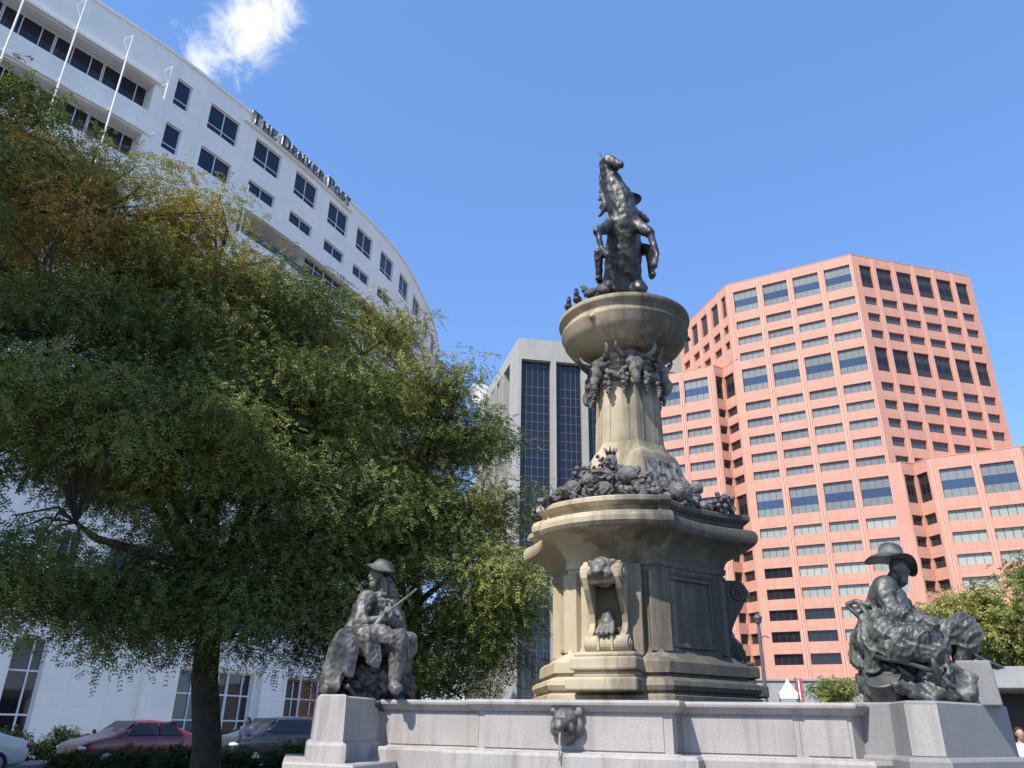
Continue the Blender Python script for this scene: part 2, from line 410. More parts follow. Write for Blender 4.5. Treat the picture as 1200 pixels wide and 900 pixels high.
# ------------------------------------------------------------------ salmon tower
def build_salmon():
    T = thing('office_tower', 'salmon pink angular office tower with rows of strip windows behind the fountain', 'building', (59.62, 115.52, 0))
    inv = Matrix.Translation((-59.62, -115.52, 0))
    C0 = Vector((0, 0, 0)); U = Vector((.8625, -.5060, 0)); NI = Vector((.5060, .8625, 0))
    P = lambda t, i=0: C0+U*t+NI*i
    wall = MB(); rest = MB(); parts = []
    H = 78.95; TALL = [77.1, 61.0, 38.3]
    short_a = [70.75, 67.5, 64.25]; short_b = [54.5, 51.3, 48.1, 44.9, 41.7]; short_c = [31.9, 28.65, 25.4, 22.1, 18.85, 15.6, 12.3]
    rows = [(h-4.5, h) for h in TALL]+[(h-(1.42 if h == 41.7 else 1.6), h) for h in short_a+short_b+short_c]
    D = .38
    def emit(f, w, kind, prio):
        parts.append((prio, f, w, kind))
    def do(p0, p1, z0, z1, xs, kind, prio, rsel=lambda r: True):
        f, ln, _ = planar(p0, p1)
        wins = []
        for (a, b) in xs:
            for r in rows:
                if r[0] > z0+.05 and r[1] < z1-.05 and rsel(r): wins.append((a, b, r[0], r[1]))
        facade(wall, f, 0, ln, z0, z1, wins, D)
        for i, w in enumerate(wins): emit(f, w, kind, prio(w))
        return f, ln
    big = lambda w: w[3]-w[2] > 3
    mx = [(.5, 4.85), (5.92, 10.3), (11.35, 15.7), (16.8, 21.1)]
    mxl = [(22.4-b, 22.4-a) for a, b in mx]
    do(P(-22.4), P(0), 40.2, H, mxl, 'M', lambda w: 10)
    fM, _ = do(P(-22.4), P(1.45), 0, 40.2, mxl, 'M', lambda w: 9)
    RE = C0+azv(75.4)*25.4
    rx = [(1.25, 3.75), (4.80, 7.95), (9.0, 12.15), (13.2, 16.5), (17.5, 20.7), (21.7, 24.3)]
    do(P(0), RE, 0, H, rx, 'R', lambda w: 8 if big(w) else 3, lambda r: r[0] > 40)
    MLp = P(-22.4); LE = MLp+azv(-14.6)*26
    lx = [(26-b, 26-a) for a, b in [(.5, 2.1), (3.5, 6.0), (7.8, 10.25), (11.8, 14.2), (15.9, 18.4), (20, 22.4)]]
    do(LE, MLp, 62.45, H, lx, 'L', lambda w: 4 if big(w) else 2, lambda r: r[0] > 63)
    V1 = P(-25.0, 2.0); WL = P(-26.1)
    wl = [(44-32.0+.1-5.42*i, 44-27.4-5.42*i) for i in range(3)]
    do(P(-44), WL, 0, 62.9, wl, 'M', lambda w: 7 if big(w) else 2)
    for a, b in ((WL, V1), (V1, MLp)):
        ln = (b-a).length; do(a, b, 0, 62.9, [(.3, ln-.12) if a == WL else (.12, ln-.4)], 'N', lambda w: 5 if big(w) else 1)
    V2 = P(3.1, 1.9); A2, B2 = P(1.45), P(5.04)
    for a, b in ((A2, V2), (V2, B2)):
        ln = (b-a).length; do(a, b, 0, 40.2, [(.3, ln-.12) if a == A2 else (.12, ln-.3)], 'N', lambda w: 6 if big(w) else 1)
    wr = [(6.45-5.04, 10.8-5.04), (11.85-5.04, 16.2-5.04)]
    do(B2, P(17.5), 0, 40.2, wr, 'M', lambda w: 8 if big(w) else 6)
    V3 = P(19.2, 1.9); C3 = P(21)
    for a, b in ((P(17.5), V3), (V3, C3)):
        ln = (b-a).length; do(a, b, 0, 40.2, [(.3, ln-.3)], 'N', lambda w: 1)
    do(C3, P(38), 0, 40.2, [(1.4+5.42*i, 5.75+5.42*i) for i in range(3)], 'M', lambda w: 1)
    # hidden sides and roofs
    BK = [RE+azv(30)*26, RE+azv(-15)*50, LE+azv(30)*14]
    for a, b in ((RE, BK[0]), (BK[0], BK[1]), (BK[1], BK[2]), (BK[2], LE)):
        f, ln, _ = planar(a, b); facade(wall, f, 0, ln, 0, H, [], D)
    f, ln, _ = planar(P(38), P(38, 30)); facade(wall, f, 0, ln, 0, 40.2, [], D)
    f, ln, _ = planar(P(-44, 30), P(-44)); facade(wall, f, 0, ln, 0, 62.9, [], D)
    def cap(pts, z): wall.quad([(p.x, p.y, z) for p in pts], 0, [(p.x, p.y) for p in pts])
    cap([P(-22.4), P(0), RE, *BK, LE], H-.4)
    for pts, z in (([P(-44), WL, V1, MLp], 62.5), ([A2, V2, B2, P(17.5), V3, C3, P(38)], 39.8)):
        for a, b in zip(pts[:-1], pts[1:]): cap([a, b, b+NI*27, a+NI*27], z)
    # coping lips
    for pts, z in (([LE, MLp, P(0), RE], H), ([P(-44), WL, V1, MLp], 62.9), ([A2, V2, B2, P(17.5), V3, C3, P(38)], 40.2)):
        for a, b in zip(pts[:-1], pts[1:]):
            d = (b-a).normalized(); n = Vector((d.y, -d.x, 0))
            wall.box(((a+b)/2+n*-.2+Vector((0, 0, z+.06))), ((b-a).length, .5, .12), Matrix.Rotation(math.atan2(d.y, d.x), 3, 'Z'))
    wall.build('wall', M['pink'], T)
    # pier joints
    j = MB()
    pier = MB()
    def strip(f, s, z0, z1, w=.62):
        for x in (-1, 1):                                   # a pair of proud ribs with a groove between
            a, b = s+x*w/2, s+x*.07
            if a > b: a, b = b, a
            pier.loft([[f(a, z, -.005), f(a, z, -.16), f(b, z, -.16), f(b, z, -.005)] for z in (z0, z1)])
        j.quad([f(s-.065, z0, -.02), f(s+.065, z0, -.02), f(s+.065, z1, -.02), f(s-.065, z1, -.02)])
    f, ln, _ = planar(P(-22.4), P(0))
    for i in range(3): strip(f, (mxl[i][1]+mxl[i+1][0])/2 if mxl[i][1] < mxl[i+1][0] else (mxl[i][0]+mxl[i+1][1])/2, 0, H-.2)
    for sx in (.65, 22.1): strip(f, sx, 0 if sx > 5 else 63.2, H-.2, .5)
    f, ln, _ = planar(P(0), RE)
    for i in range(5): strip(f, (rx[i][1]+rx[i+1][0])/2, 40.5, H-.2, .62)
    f, ln, _ = planar(LE, MLp)
    for i in range(5): strip(f, (lx[i][0]+lx[i+1][1])/2, 63.2, H-.2, .6)
    f, ln, _ = planar(B2, P(17.5)); strip(f, (wr[0][1]+wr[1][0])/2, 0, 40); strip(f, .7, 0, 40, .6); strip(f, wr[1][1]+.62, 0, 40, .6)
    f, ln, _ = planar(P(-44), WL)
    for i in range(3): strip(f, wl[i][0]-.5, 0, 62.5)
    strip(f, wl[0][1]+.6, 0, 62.5, .6)
    pier.build('pier', M['pink_pier'], T)
    j.build('pier_joint', M['pink_joint'], T)
    # windows: the hundred largest each as a part, the rest as one part
    parts.sort(key=lambda p: -p[0])
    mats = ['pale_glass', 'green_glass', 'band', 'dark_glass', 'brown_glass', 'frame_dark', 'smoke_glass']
    for k, (pr, f, w, kind) in enumerate(parts):
        a, b, c, d = w; tall = big(w); n = 3
        vm = [(b-a)*i/4 for i in (1, 2, 3)] if kind == 'M' else [(b-a)/2]
        if kind == 'M':  # pane tone per facet: reflections painted into the glass colour
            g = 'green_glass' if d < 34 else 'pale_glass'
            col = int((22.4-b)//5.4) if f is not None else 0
            if pr == 9 and ((col == 3 and d < 25.6) or (col == 2 and d < 19) or (d < 12.5)): g = 'dark_glass'  # dark panes paint in the reflection of the surroundings
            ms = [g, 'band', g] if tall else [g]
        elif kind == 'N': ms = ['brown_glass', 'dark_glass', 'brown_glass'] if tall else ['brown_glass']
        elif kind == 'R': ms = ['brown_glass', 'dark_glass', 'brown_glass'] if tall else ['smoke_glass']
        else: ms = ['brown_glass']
        bands = (.30, .62) if (tall and len(ms) == 3) else None
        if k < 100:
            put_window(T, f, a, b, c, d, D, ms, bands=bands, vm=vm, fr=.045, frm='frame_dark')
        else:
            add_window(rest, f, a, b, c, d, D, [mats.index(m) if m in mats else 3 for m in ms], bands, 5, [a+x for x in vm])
    o = rest.build('window', [M[m] for m in mats], T); o['kind'] = 'stuff'
build_salmon()

# ------------------------------------------------------------------ curved white office building
GL = {}
def glyphs():
    def st(*pts): return ('l', pts)
    def arc(cx, cy, rx, ry, a0, a1, w=1): return ('a', cx, cy, rx, ry, a0, a1)
    return {
     'T': (.78, [st((.39, 0), (.39, 1)), st((.02, .96), (.76, .96)), st((.04, .80), (.04, .97)), st((.74, .80), (.74, .97)), st((.22, .03), (.56, .03))]),
     'H': (.84, [st((.16, 0), (.16, 1)), st((.68, 0), (.68, 1)), st((.16, .5), (.68, .5)), st((.02, .03), (.3, .03)), st((.02, .97), (.3, .97)), st((.54, .03), (.82, .03)), st((.54, .97), (.82, .97))]),
     'E': (.72, [st((.16, 0), (.16, 1)), st((.02, .96), (.66, .96)), st((.02, .04), (.68, .04)), st((.16, .52), (.5, .52)), st((.66, .76), (.66, .97)), st((.68, .03), (.68, .26)), st((.5, .4), (.5, .64))]),
     'D': (.82, [st((.16, 0), (.16, 1)), st((.02, .96), (.4, .96)), st((.02, .04), (.4, .04)), arc(.36, .5, .36, .46, -90, 90)]),
     'N': (.86, [st((.16, 0), (.16, 1)), st((.7, 0), (.7, 1)), st((.14, .98), (.72, .02)), st((.02, .03), (.3, .03)), st((.02, .97), (.22, .97)), st((.56, .97), (.84, .97))]),
     'V': (.82, [st((.12, 1), (.41, 0)), st((.70, 1), (.41, 0)), st((.0, .97), (.28, .97)), st((.56, .97), (.82, .97))]),
     'R': (.84, [st((.16, 0), (.16, 1)), st((.02, .96), (.44, .96)), st((.16, .5), (.44, .5)), arc(.42, .73, .24, .23, -90, 90), st((.42, .5), (.76, .03)), st((.02, .03), (.3, .03)), st((.66, .03), (.84, .03))]),
     'P': (.74, [st((.16, 0), (.16, 1)), st((.02, .96), (.44, .96)), st((.16, .48), (.44, .48)), arc(.42, .72, .26, .24, -90, 90), st((.02, .03), (.32, .03))]),
     'O': (.84, [arc(.42, .5, .34, .46, 0, 360)]),
     'S': (.66, [arc(.33, .73, .25, .23, 20, 270), arc(.33, .27, .26, .23, -160, 90), st((.57, .72), (.57, .95)), st((.07, .05), (.07, .3))]),
    }
def build_curved():
    PL = [(-28.76, 37.61), (-25.29, 41.72), (-21.49, 47.57), (-18.62, 52.5), (-16.01, 57.84), (-13.68, 63.06), (-11.81, 68.26), (-10.65, 74.2), (-9.82, 81.01), (-9.56, 86.53)]
    pts = [Vector((x, y, 0)) for x, y in PL]
    d0 = (pts[0]-pts[1]).normalized()
    pre = [pts[0]+d0*k for k in (30, 20, 10, 5)]
    az = 0
    post = []; p = pts[-1]
    for a in (-4, -12, -22, -34, -48): p = p+azv(a)*7; post.append(p)
    A = pre+pts+post
    # resample as a smooth curve, s = 0 at the fifth knot
    fine = []
    for i in range(len(A)-1):
        p0, p1, p2, p3 = A[max(i-1, 0)], A[i], A[i+1], A[min(i+2, len(A)-1)]
        for k in range(12):
            t = k/12; fine.append(.5*((2*p1)+(p2-p0)*t+(2*p0-5*p1+4*p2-p3)*t*t+(3*p1-p0-3*p2+p3)*t**3))
    fine.append(A[-1])
    fa = np.array([[q.x, q.y] for q in fine]); 
    for _ in range(14): fa[1:-1] = .25*fa[:-2]+.5*fa[1:-1]+.25*fa[2:]
    ss = np.concatenate([[0], np.cumsum(np.linalg.norm(np.diff(fa, axis=0), axis=1))]); ss -= ss[4*12]
    tg = np.gradient(fa, axis=0); tg /= np.linalg.norm(tg, axis=1)[:, None]
    O = Vector((-21.5, 47.6, 0))
    def f(s, z, dep=0):
        x = np.interp(s, ss, fa[:, 0]); y = np.interp(s, ss, fa[:, 1]); tx = np.interp(s, ss, tg[:, 0]); ty = np.interp(s, ss, tg[:, 1])
        n = Vector((ty, -tx, 0)).normalized(); return Vector((x, y, z))-n*dep-O
    T = thing('office_building', 'white curved office building with dark paired windows and black roofline lettering behind the trees', 'building', O)
    wall = MB(); S0, S1 = -24.0, float(ss[-1])-.5
    pairs = [(9.33, 12.03), (13.7, 16.45), (18.2, 20.95), (22.65, 25.45), (26.95, 29.6), (31.2, 33.8), (35.4, 38.1), (39.9, 42.7), (44.5, 47.3), (49.1, 51.9), (53.7, 56.5)]
    wins = []; spec = []
    def add(a, b, c, d, dep, mats, **kw):
        wins.append((a, b, c, d, dep)); spec.append(((a, b, c, d, dep), mats, kw))
    add(6.45, 7.65, 41.85, 44.2, .22, ['navy'], hm=(.6,))
    for a, b in pairs: add(a, b, 41.85, 44.2, .22, ['navy'], vm=((b-a)/2,), hm=(.6,))
    add(6.4, 7.62, 37.85, 40.1, .22, ['navy'], hm=(.55,))
    add(9.28, 12.0, 38.25, 40.1, .22, ['navy'], vm=(1.35,))
    for a, b in pairs[1:]: add(a, b, 39.0, 40.12, .22, ['navy'], vm=((b-a)/2,))
    for h in (31.6, 27.5, 23.4, 19.3, 15.2, 11.1):
        for a, b in [(6.45, 7.65)]+pairs[:8]: add(a, b, h-1.9, h, .22, ['navy'], vm=((b-a)/2,))
    loggia = []
    for z0, z1 in ((39.95, 42.35), (35.65, 37.9), (31.4, 33.6)):
        wins.append((-17, 5.0, z0, z1, 1.0)); loggia.append((z0, z1))
    wins.append((13.4, 20.6, 34.9, 37.05, 2.4)); wins.append((20.6, 52.0, 34.9, 37.05, .16))
    ground = [(5.5, 7.2, .25, 5.3), (15.35, 21.7, .15, 4.35), (24.75, 31.2, .15, 4.35), (33, 39, .15, 4.35)]
    for a, b, c, d in ground: wins.append((a, b, c, d, .3))
    xs = list(np.arange(S0, S1, 1.0))+[S1]
    facade(wall, f, S0, S1, 0, 46.0, wins, .22, xs)
    # loggia back walls are glazing; fascia bands stand proud
    def band(s0, s1, z0, z1, out):
        k = np.linspace(s0, s1, max(2, int((s1-s0)/1.2)))
        for a, b in zip(k[:-1], k[1:]):
            q = lambda s, z, o: f(s, z, -o)
            wall.quad([q(a, z0, out), q(b, z0, out), q(b, z1, out), q(a, z1, out)], 0, [(a, z0), (b, z0), (b, z1), (a, z1)])
            wall.quad([q(a, z0, .004), q(b, z0, .004), q(b, z0, out), q(a, z0, out)], 0, [(a, 0), (b, 0), (b, out), (a, out)])
            wall.quad([q(a, z1, out), q(b, z1, out), q(b, z1, .004), q(a, z1, .004)], 0, [(a, 0), (b, 0), (b, out), (a, out)])
        for s in (s0, s1): wall.quad([f(s, z0, -.004), f(s, z0, -out), f(s, z1, -out), f(s, z1, -.004)], 0, [(0, z0), (out, z0), (out, z1), (0, z1)])
    band(13.35, 60, 37.08, 38.2, .42); band(13.35, 60, 34.1, 34.86, .42)
    band(-20, 5.3, 42.4, 42.62, .3); band(-20, 5.3, 37.98, 38.15, .25); band(-20, 5.3, 33.7, 33.9, .25)
    band(13.0, 15.1, 0, 6.2, .5); band(22.0, 24.5, 0, 6.2, .5); band(15.1, 22.0, 4.5, 5.3, .25); band(24.5, 33, 4.5, 5.3, .25)
    band(S0, S1, 45.82, 46.05, .12); band(12.2, 25.6, 44.72, 44.84, .3)
    # roof and far sides
    k = np.linspace(S0, S1, 60); ro = [f(s, 45.7) for s in k]; back = [Vector((-60, 120, 45.7))-O, Vector((-75, 60, 45.7))-O]
    wall.quad(ro+back, 0, [(p.x, p.y) for p in ro+back])
    loop = [ro[-1], *back, ro[0]]
    for a, b in zip(loop[:-1], loop[1:]): wall.quad([(a.x, a.y, 0), (b.x, b.y, 0), (b.x, b.y, 46), (a.x, a.y, 46)], 0, [(0, 0), (9, 0), (9, 46), (0, 46)])
    wall.build('wall', M['white'], T)
    for (a, b, c, d, dep), mats, kw in spec: put_window(T, f, a, b, c, d, dep, mats, fr=.075, **kw)
    for z0, z1 in loggia[:2]:
        for i in range(7):
            b = 4.97-3.1*i; put_window(T, f, b-3.06, b, z0, z1, .98, ['dark_glass'], vm=(1.1, 2.25), fr=.06)
    z0, z1 = loggia[2]; put_window(T, f, -17, 4.97, z0, z1, .98, ['dark_glass'], vm=(), fr=.06)
    put_window(T, f, 13.45, 20.5, 34.95, 37.0, 2.35, ['dark_glass'], vm=(2.3, 4.6), fr=.07)
    for i in range(12):
        a = 20.64+2.6*i; put_window(T, f, a, a+2.58, 34.92, 37.03, .15, ['teal', 'navy', 'navy'] if i % 5 == 0 else ['navy', 'navy', 'navy'], bands=(.3, .72), vm=(1.29,), hm=(.63, 1.52), fr=.05)
    for gi, (a, b, c, d) in enumerate(ground):
        n = max(1, round((b-a)/2.1))
        for i in range(n):
            wd = (b-a)/n; put_window(T, f, a+wd*i+.01, a+wd*(i+1)-.01, c, d, .29, ['teal'] if (i+gi) % 3 == 1 else ['dark_glass'], vm=(wd*.62,), hm=(d-c-2.9 if d < 5 else 1.3, d-c-1.4 if d < 5 else 3.4), fr=.09)
    # glass balustrade along the lower loggia
    m = MB()
    k = np.linspace(13.45, 20.5, 8)
    for a, b in zip(k[:-1], k[1:]): m.quad([f(a, 34.9, -.3), f(b, 34.9, -.3), f(b, 35.55, -.3), f(a, 35.55, -.3)])
    m.build('balustrade', M['teal'], T)
    # slender poles with outriggers
    for s in (-3.75, -.62, 2.58, 5.5):
        m = MB(); p = f(s, 0, -.75)
        m.tube([p+Vector((0, 0, 30)), p+Vector((0, 0, 44.7-s*.13))], .06, 8)
        zt = 44.7-s*.13
        for z in (42.5, 38.05): m.tube([f(s, z, .0), f(s, z, -.75)], .05, 6)
        q = f(s-.45, 0, -.75)
        m.tube([p+Vector((0, 0, zt)), q+Vector((0, 0, zt-.75)), p+Vector((0, 0, zt-1.6))], .04, 6)
        m.build('pole', M['white_plain'], T)
    m = MB(); p = f(13.2, 0, -.8)
    m.tube([p+Vector((0, 0, 33.5)), p+Vector((0, 0, 38.9))], .06, 8); m.tube([f(13.2, 37.4, 0), f(13.2, 37.4, -.8)], .05, 6); m.tube([f(13.2, 38.6, 0), f(13.2, 38.6, -.8)], .05, 6); m.build('pole', M['white_plain'], T)
    # roofline lettering, built from strokes with serifs
    G = glyphs(); m = MB(); txt = [('T', 1), ('H', .78), ('E', .78), (' ', 1), ('D', 1), ('E', .78), ('N', .78), ('V', .78), ('E', .78), ('R', .78), (' ', 1), ('P', 1), ('O', .78), ('S', .78), ('T', .78)]
    capH = 1.16; wS = 1.22
    tot = sum((.42 if c == ' ' else G[c][0]*wS*h+.1) for c, h in txt); k = (25.1-12.65)/tot; s = 12.65
    for c, h in txt:
        if c == ' ': s += .42*k; continue
        gw, strokes = G[c]; hh = capH*h; ww = gw*wS*h*k
        P = lambda x, y, dep: f(s+x/gw*ww, 44.86+y*hh, dep)
        def seg(a, b, thick):
            d = Vector((b[0]-a[0], b[1]-a[1])); n = Vector((-d.y, d.x)); n = n.normalized()*thick/2 if n.length else n
            qs = [(a[0]+n.x, a[1]+n.y), (b[0]+n.x, b[1]+n.y), (b[0]-n.x, b[1]-n.y), (a[0]-n.x, a[1]-n.y)]
            fr = [P(x, y, -.42) for x, y in qs]; bk = [P(x, y, -.2) for x, y in qs]
            m.quad(fr, 0); m.quad(bk[::-1], 0)
            for i in range(4): m.quad([fr[i], fr[(i+1) % 4], bk[(i+1) % 4], bk[i]], 1)
        for st in strokes:
            if st[0] == 'l':
                a, b = st[1]; thin = abs(a[1]-b[1]) < .3; seg(a, b, .085 if thin else .19)
            else:
                _, cx, cy, rx, ry, a0, a1 = st; nseg = 10
                for i in range(nseg):
                    t0 = R(a0+(a1-a0)*i/nseg); t1 = R(a0+(a1-a0)*(i+1)/nseg)
                    seg((cx+rx*math.cos(t0), cy+ry*math.sin(t0)), (cx+rx*math.cos(t1), cy+ry*math.sin(t1)), .10+.09*abs(math.cos((t0+t1)/2)))
        s += ww+.1*k
    m.build('lettering', [M['black'], M['letter_edge']], T)
build_curved()

# ------------------------------------------------------------------ cream tower with dark glass bays
def build_cream():
    c = Vector((1.17, 139.84, 0)); H = 73.6
    T = thing('glass_bay_tower', 'cream concrete tower with tall dark glass bays between pale piers', 'building', c)
    wall = MB()
    fr, _, _ = planar((0, 0), azv(81)*46); le, _, _ = planar(azv(-14.4)*38, (0, 0))
    bays = [(.67, 6.64), (7.76, 13.0), (14.2, 19.9), (21.1, 26.8), (28, 33.7), (34.9, 40.6)]
    facade(wall, fr, 0, 46, 0, H, [(a, b, 4.2, 69, 1.1) for a, b in bays]+[(a, b, .2, 3.6, 1.1) for a, b in bays], 1.1)
    side = [(38-b, 38-a) for a, b in [(6.76, 12.07), (13.15, 18.36), (19.27, 23.6), (24.7, 30.6)]]
    facade(wall, le, 0, 38, 0, H, [(a, b, 4.2, 70.9, 1.8) for a, b in side], 1.8)
    a, b = azv(81)*46, azv(-14.4)*38
    for p, q in ((a, a+b), (a+b, b)):
        f, ln, _ = planar(p, q); facade(wall, f, 0, ln, 0, H, [], 1)
    for z in (H-.4,): wall.quad([(0, 0, z), (a.x, a.y, z), ((a+b).x, (a+b).y, z), (b.x, b.y, z)], 0, [(0, 0), (9, 0), (9, 9), (0, 9)])
    # fins stand proud of the side
    for s in (38-12.6, 38-18.8, 38-24.15):
        pts = [le(s-.28, 0, -.004), le(s-.28, 0, -.7), le(s+.28, 0, -.7), le(s+.28, 0, -.004)]
        wall.loft([[p+Vector((0, 0, 0)) for p in pts], [p+Vector((0, 0, 68.9)) for p in pts], [p+Vector((0, 0, 70.5))-(azv(-104)*0) for p in [pts[0], pts[0].lerp(pts[1], .2), pts[3].lerp(pts[2], .2), pts[3]]]])
    wall.build('wall', M['cream'], T)
    for x0, x1 in bays[:4]:
        w = x1-x0; vm = [w*i/5 for i in range(1, 5)]; hm = [1.85*i for i in range(1, 35) if 1.85*i < 60]
        put_window(T, fr, x0, x1, 4.2, 69, 1.08, ['tower_glass'], vm=vm, hm=hm, fr=.085, frm='frame_grid')
        put_window(T, fr, x0, x1, .2, 3.6, 1.08, ['tower_glass'], vm=vm, hm=(1.7,), fr=.09, frm='frame_grid')
    for x0, x1 in side: put_window(T, le, x0, x1, 4.2, 70.9, 1.78, ['tower_glass'], vm=((x1-x0)/2,), hm=[3.7*i for i in range(1, 18)], fr=.12, frm='frame_grid')
build_cream()

# ------------------------------------------------------------------ fountain basin
BU = Vector((.9239, -.3827, 0)); BN = Vector((-.3827, -.9239, 0))      # along the front wall / toward the viewer
MC = Vector((2.07, 12.79, 0))                                           # monument axis
ZL, ZR = 1.235, 1.78                                                    # ledge, rim
def build_basin():
    T = thing('fountain_basin', 'pale granite fountain basin wall with bronze animal head spout', 'fountain', MC)
    c1 = Vector((1.81, 9.13, 0)); c0 = c1-BU*2.32
    rec = -BN*.36
    wr0, wr1 = c1+rec, c1+rec+BU*1.80
    wl1, wl0 = c0+rec, c0+rec-BU*1.80
    ra = azv(52.5); la = azv(172.5-180)
    A = wr1+ra*.95; Bq = wl0+la*.95
    r3 = lambda v: v-MC
    # remaining sides of the three-sided basin, by turning the front about the axis
    front = [Bq, wl0, wl1, c0, c1, wr0, wr1, A]
    ring = []
    for k in range(3):
        Mx = Matrix.Rotation(R(120*k), 3, 'Z')
        ring += [Mx @ r3(p) for p in front]
    def inset(poly, d):
        out = []; n = len(poly)
        for i in range(n):
            a, b, c = poly[i-1], poly[i], poly[(i+1) % n]
            d1 = (b-a).normalized(); d2 = (c-b).normalized(); n1 = Vector((d1.y, -d1.x, 0)); n2 = Vector((d2.y, -d2.x, 0))
            m = n1+n2; m = m/(max(.35, (1+n1.dot(n2)))); out.append(b+m*d)
        return out
    def shell(prof, name, mat, bv=0):
        m = MB(); loops = []
        for d, z in prof: loops.append([p+Vector((0, 0, z)) for p in inset(ring, d)])
        m.loft(loops, cap=(False, False)); return m.build(name, mat, T)
    shell([(.0, ZL-.02), (.0, ZR-.125), (-.18, ZR-.12)], 'wall', M['granite'])
    shell([(.0, ZR-.128), (.035, ZR-.122), (.055, ZR-.10), (.075, ZR-.075), (.105, ZR-.055), (.112, ZR-.03), (.104, ZR-.008), (.085, ZR), (-.3, ZR), (-.32, ZR-.02), (-.32, ZR-.5)], 'rim', M['granite'])
    shell([(.30, ZL-.6), (.30, ZL-.035), (.275, ZL), (.06, ZL), (.045, ZL+.012), (.0, ZL+.012)], 'ledge', M['granite'])
    shell([(.75, -.02), (.75, .32), (.60, .325), (.60, .62), (.45, .625), (.45, ZL-.5), (.2, ZL-.49)], 'step', M['granite'])
    # vertical joints
    j = MB(); ang = Matrix.Rotation(math.atan2(BU.y, BU.x), 3, 'Z')
    for base, us in ((wl0, (.35,)), (wr0, (1.28,)), (c0, (.02,))):
        for u in us: j.box(r3(base+BU*u+BN*.001)+Vector((0, 0, (ZL+ZR-.12)/2)), (.008, .006, ZR-.13-ZL), ang)
    j.build('joint', M['granite_dark'], T)
    # raised panel faces between the joints
    m = MB()
    def pan(base, u0, u1): m.box(r3(base+BU*(u0+u1)/2+BN*.006)+Vector((0, 0, (ZL+.03+ZR-.15)/2)), (u1-u0, .012, ZR-.15-ZL-.03), ang)
    pan(wl0, .42, 1.74); pan(c0, .1, 2.22); pan(wr0, .04, 1.22); pan(wr0, 1.34, 1.76)
    m.build('panel', M['granite'], T)
    # corner podiums that carry the seated bronzes
    def podium(poly, z1):
        m = MB(); P = [r3(p) for p in poly]
        def off(d): return inset(P, d)
        zs = [(.05, ZL-.6), (.05, ZL+.02), (.03, ZL+.05), (0, ZL+.06), (-.012, z1-.02), (-.035, z1)]
        m.loft([[p+Vector((0, 0, z)) for p in off(d)] for d, z in zs]); return m
    a0 = Vector((3.87, 8.10, 0)); a1 = Vector((4.14, 7.985, 0)); a2 = a1+azv(55)*1.43
    podium([a0, a1, a2, a2+azv(-35)*1.9, a0+azv(-20)*1.7-BU*.3+BN*0, a0+azv(10)*.55], ZR+.012).build('podium', M['granite_dark'], T)  # shaded side put into the colour by the darker granite
    m = MB(); e = .004
    m.loft([[r3(a0)+BN*-.05+Vector((0, 0, z)), r3(a0)+BN*.006+Vector((0, 0, z)), r3(a1)+BN*.006-BU*.006+Vector((0, 0, z)), r3(a1)-BN*.05-BU*.01+Vector((0, 0, z))] for z in (ZL+.07, ZR-.025)])
    m.build('podium_face', M['granite'], T)  # lit face of the same block in the paler granite
    b0 = Vector((-2.185, 9.68, 0)); b1 = Vector((-1.80, 9.46, 0))
    podium([b0+azv(-14)*1.9, b0, b1, b1+azv(-7)*.7, b1+azv(10)*1.9], ZR+.012).build('podium', M['granite'], T)
    m = MB(); P = [r3(p) for p in (b0+azv(-14)*1.9, b0, b1, b1+azv(10)*1.9)]
    m.loft([[p+Vector((0, 0, z)) for p in inset(P, d)] for d, z in ((.5, 0), (.5, .75), (.30, .76), (.30, 1.07), (.28, 1.09), (-.1, 1.09))]); m.build('plinth', M['granite'], T)
    # animal-head spout
    p = r3(c0+BU*1.14)+BN*.02+Vector((0, 0, 1.555))
    m = MB(); q = lambda u, o, z: BU*u+BN*o+Vector((0, 0, z))
    RM = Matrix.Rotation(math.atan2(BU.y, BU.x), 3, 'Z')
    E = lambda c, r: m.ell(q(*c), r, RM, 3)
    E((0, .02, .0), (.175, .10, .15)); E((0, .13, .035), (.135, .13, .105)); E((0, .22, -.03), (.085, .10, .07)); E((0, .285, -.055), (.062, .045, .042))
    E((0, .21, -.115), (.07, .085, .025)); E((-.075, .17, .075), (.04, .05, .035)); E((.075, .17, .075), (.04, .05, .035))
    E((-.155, .06, .10), (.045, .03, .05)); E((.155, .06, .10), (.045, .03, .05)); E((-.10, .18, -.06), (.04, .06, .05)); E((.10, .18, -.06), (.04, .06, .05))
    E((0, .03, -.15), (.12, .07, .10)); E((0, .17, .10), (.03, .08, .03)); E((-.14, .05, -.06), (.06, .06, .10)); E((.14, .05, -.06), (.06, .06, .10))
    me = blob(m, .013, 2, wavy(4, .006, 30))
    link('animal_head', me, T, p).data.materials.append(M['bronze_grey'])
    m = MB(); s = q(0, .27, -.095)
    m.tube([s+q(0, .0, 0), s+q(0, .03, -.05), s+q(0, .04, -.14), s+q(0, .045, -.30)], [.012, .011, .009, .008], 8)
    wt, nt_, b_ = nodes('clear_water'); b_.inputs['Transmission Weight'].default_value = .7; b_.inputs['Roughness'].default_value = .08; b_.inputs['IOR'].default_value = 1.33; b_.inputs['Base Color'].default_value = (.85, .88, .9, 1)
    m.build('water_jet', wt, T, True, p)
    # basin floor
    m = MB(); m.quad([pp+Vector((0, 0, ZL+.02)) for pp in inset(ring, -.2)]); m.build('basin_floor', M['concrete'], T)
    w = MB(); w.quad([pp+MC+Vector((0, 0, ZR-.22)) for pp in inset(ring, -.33)]); struct(w.build('basin_water', M['water']))
build_basin()

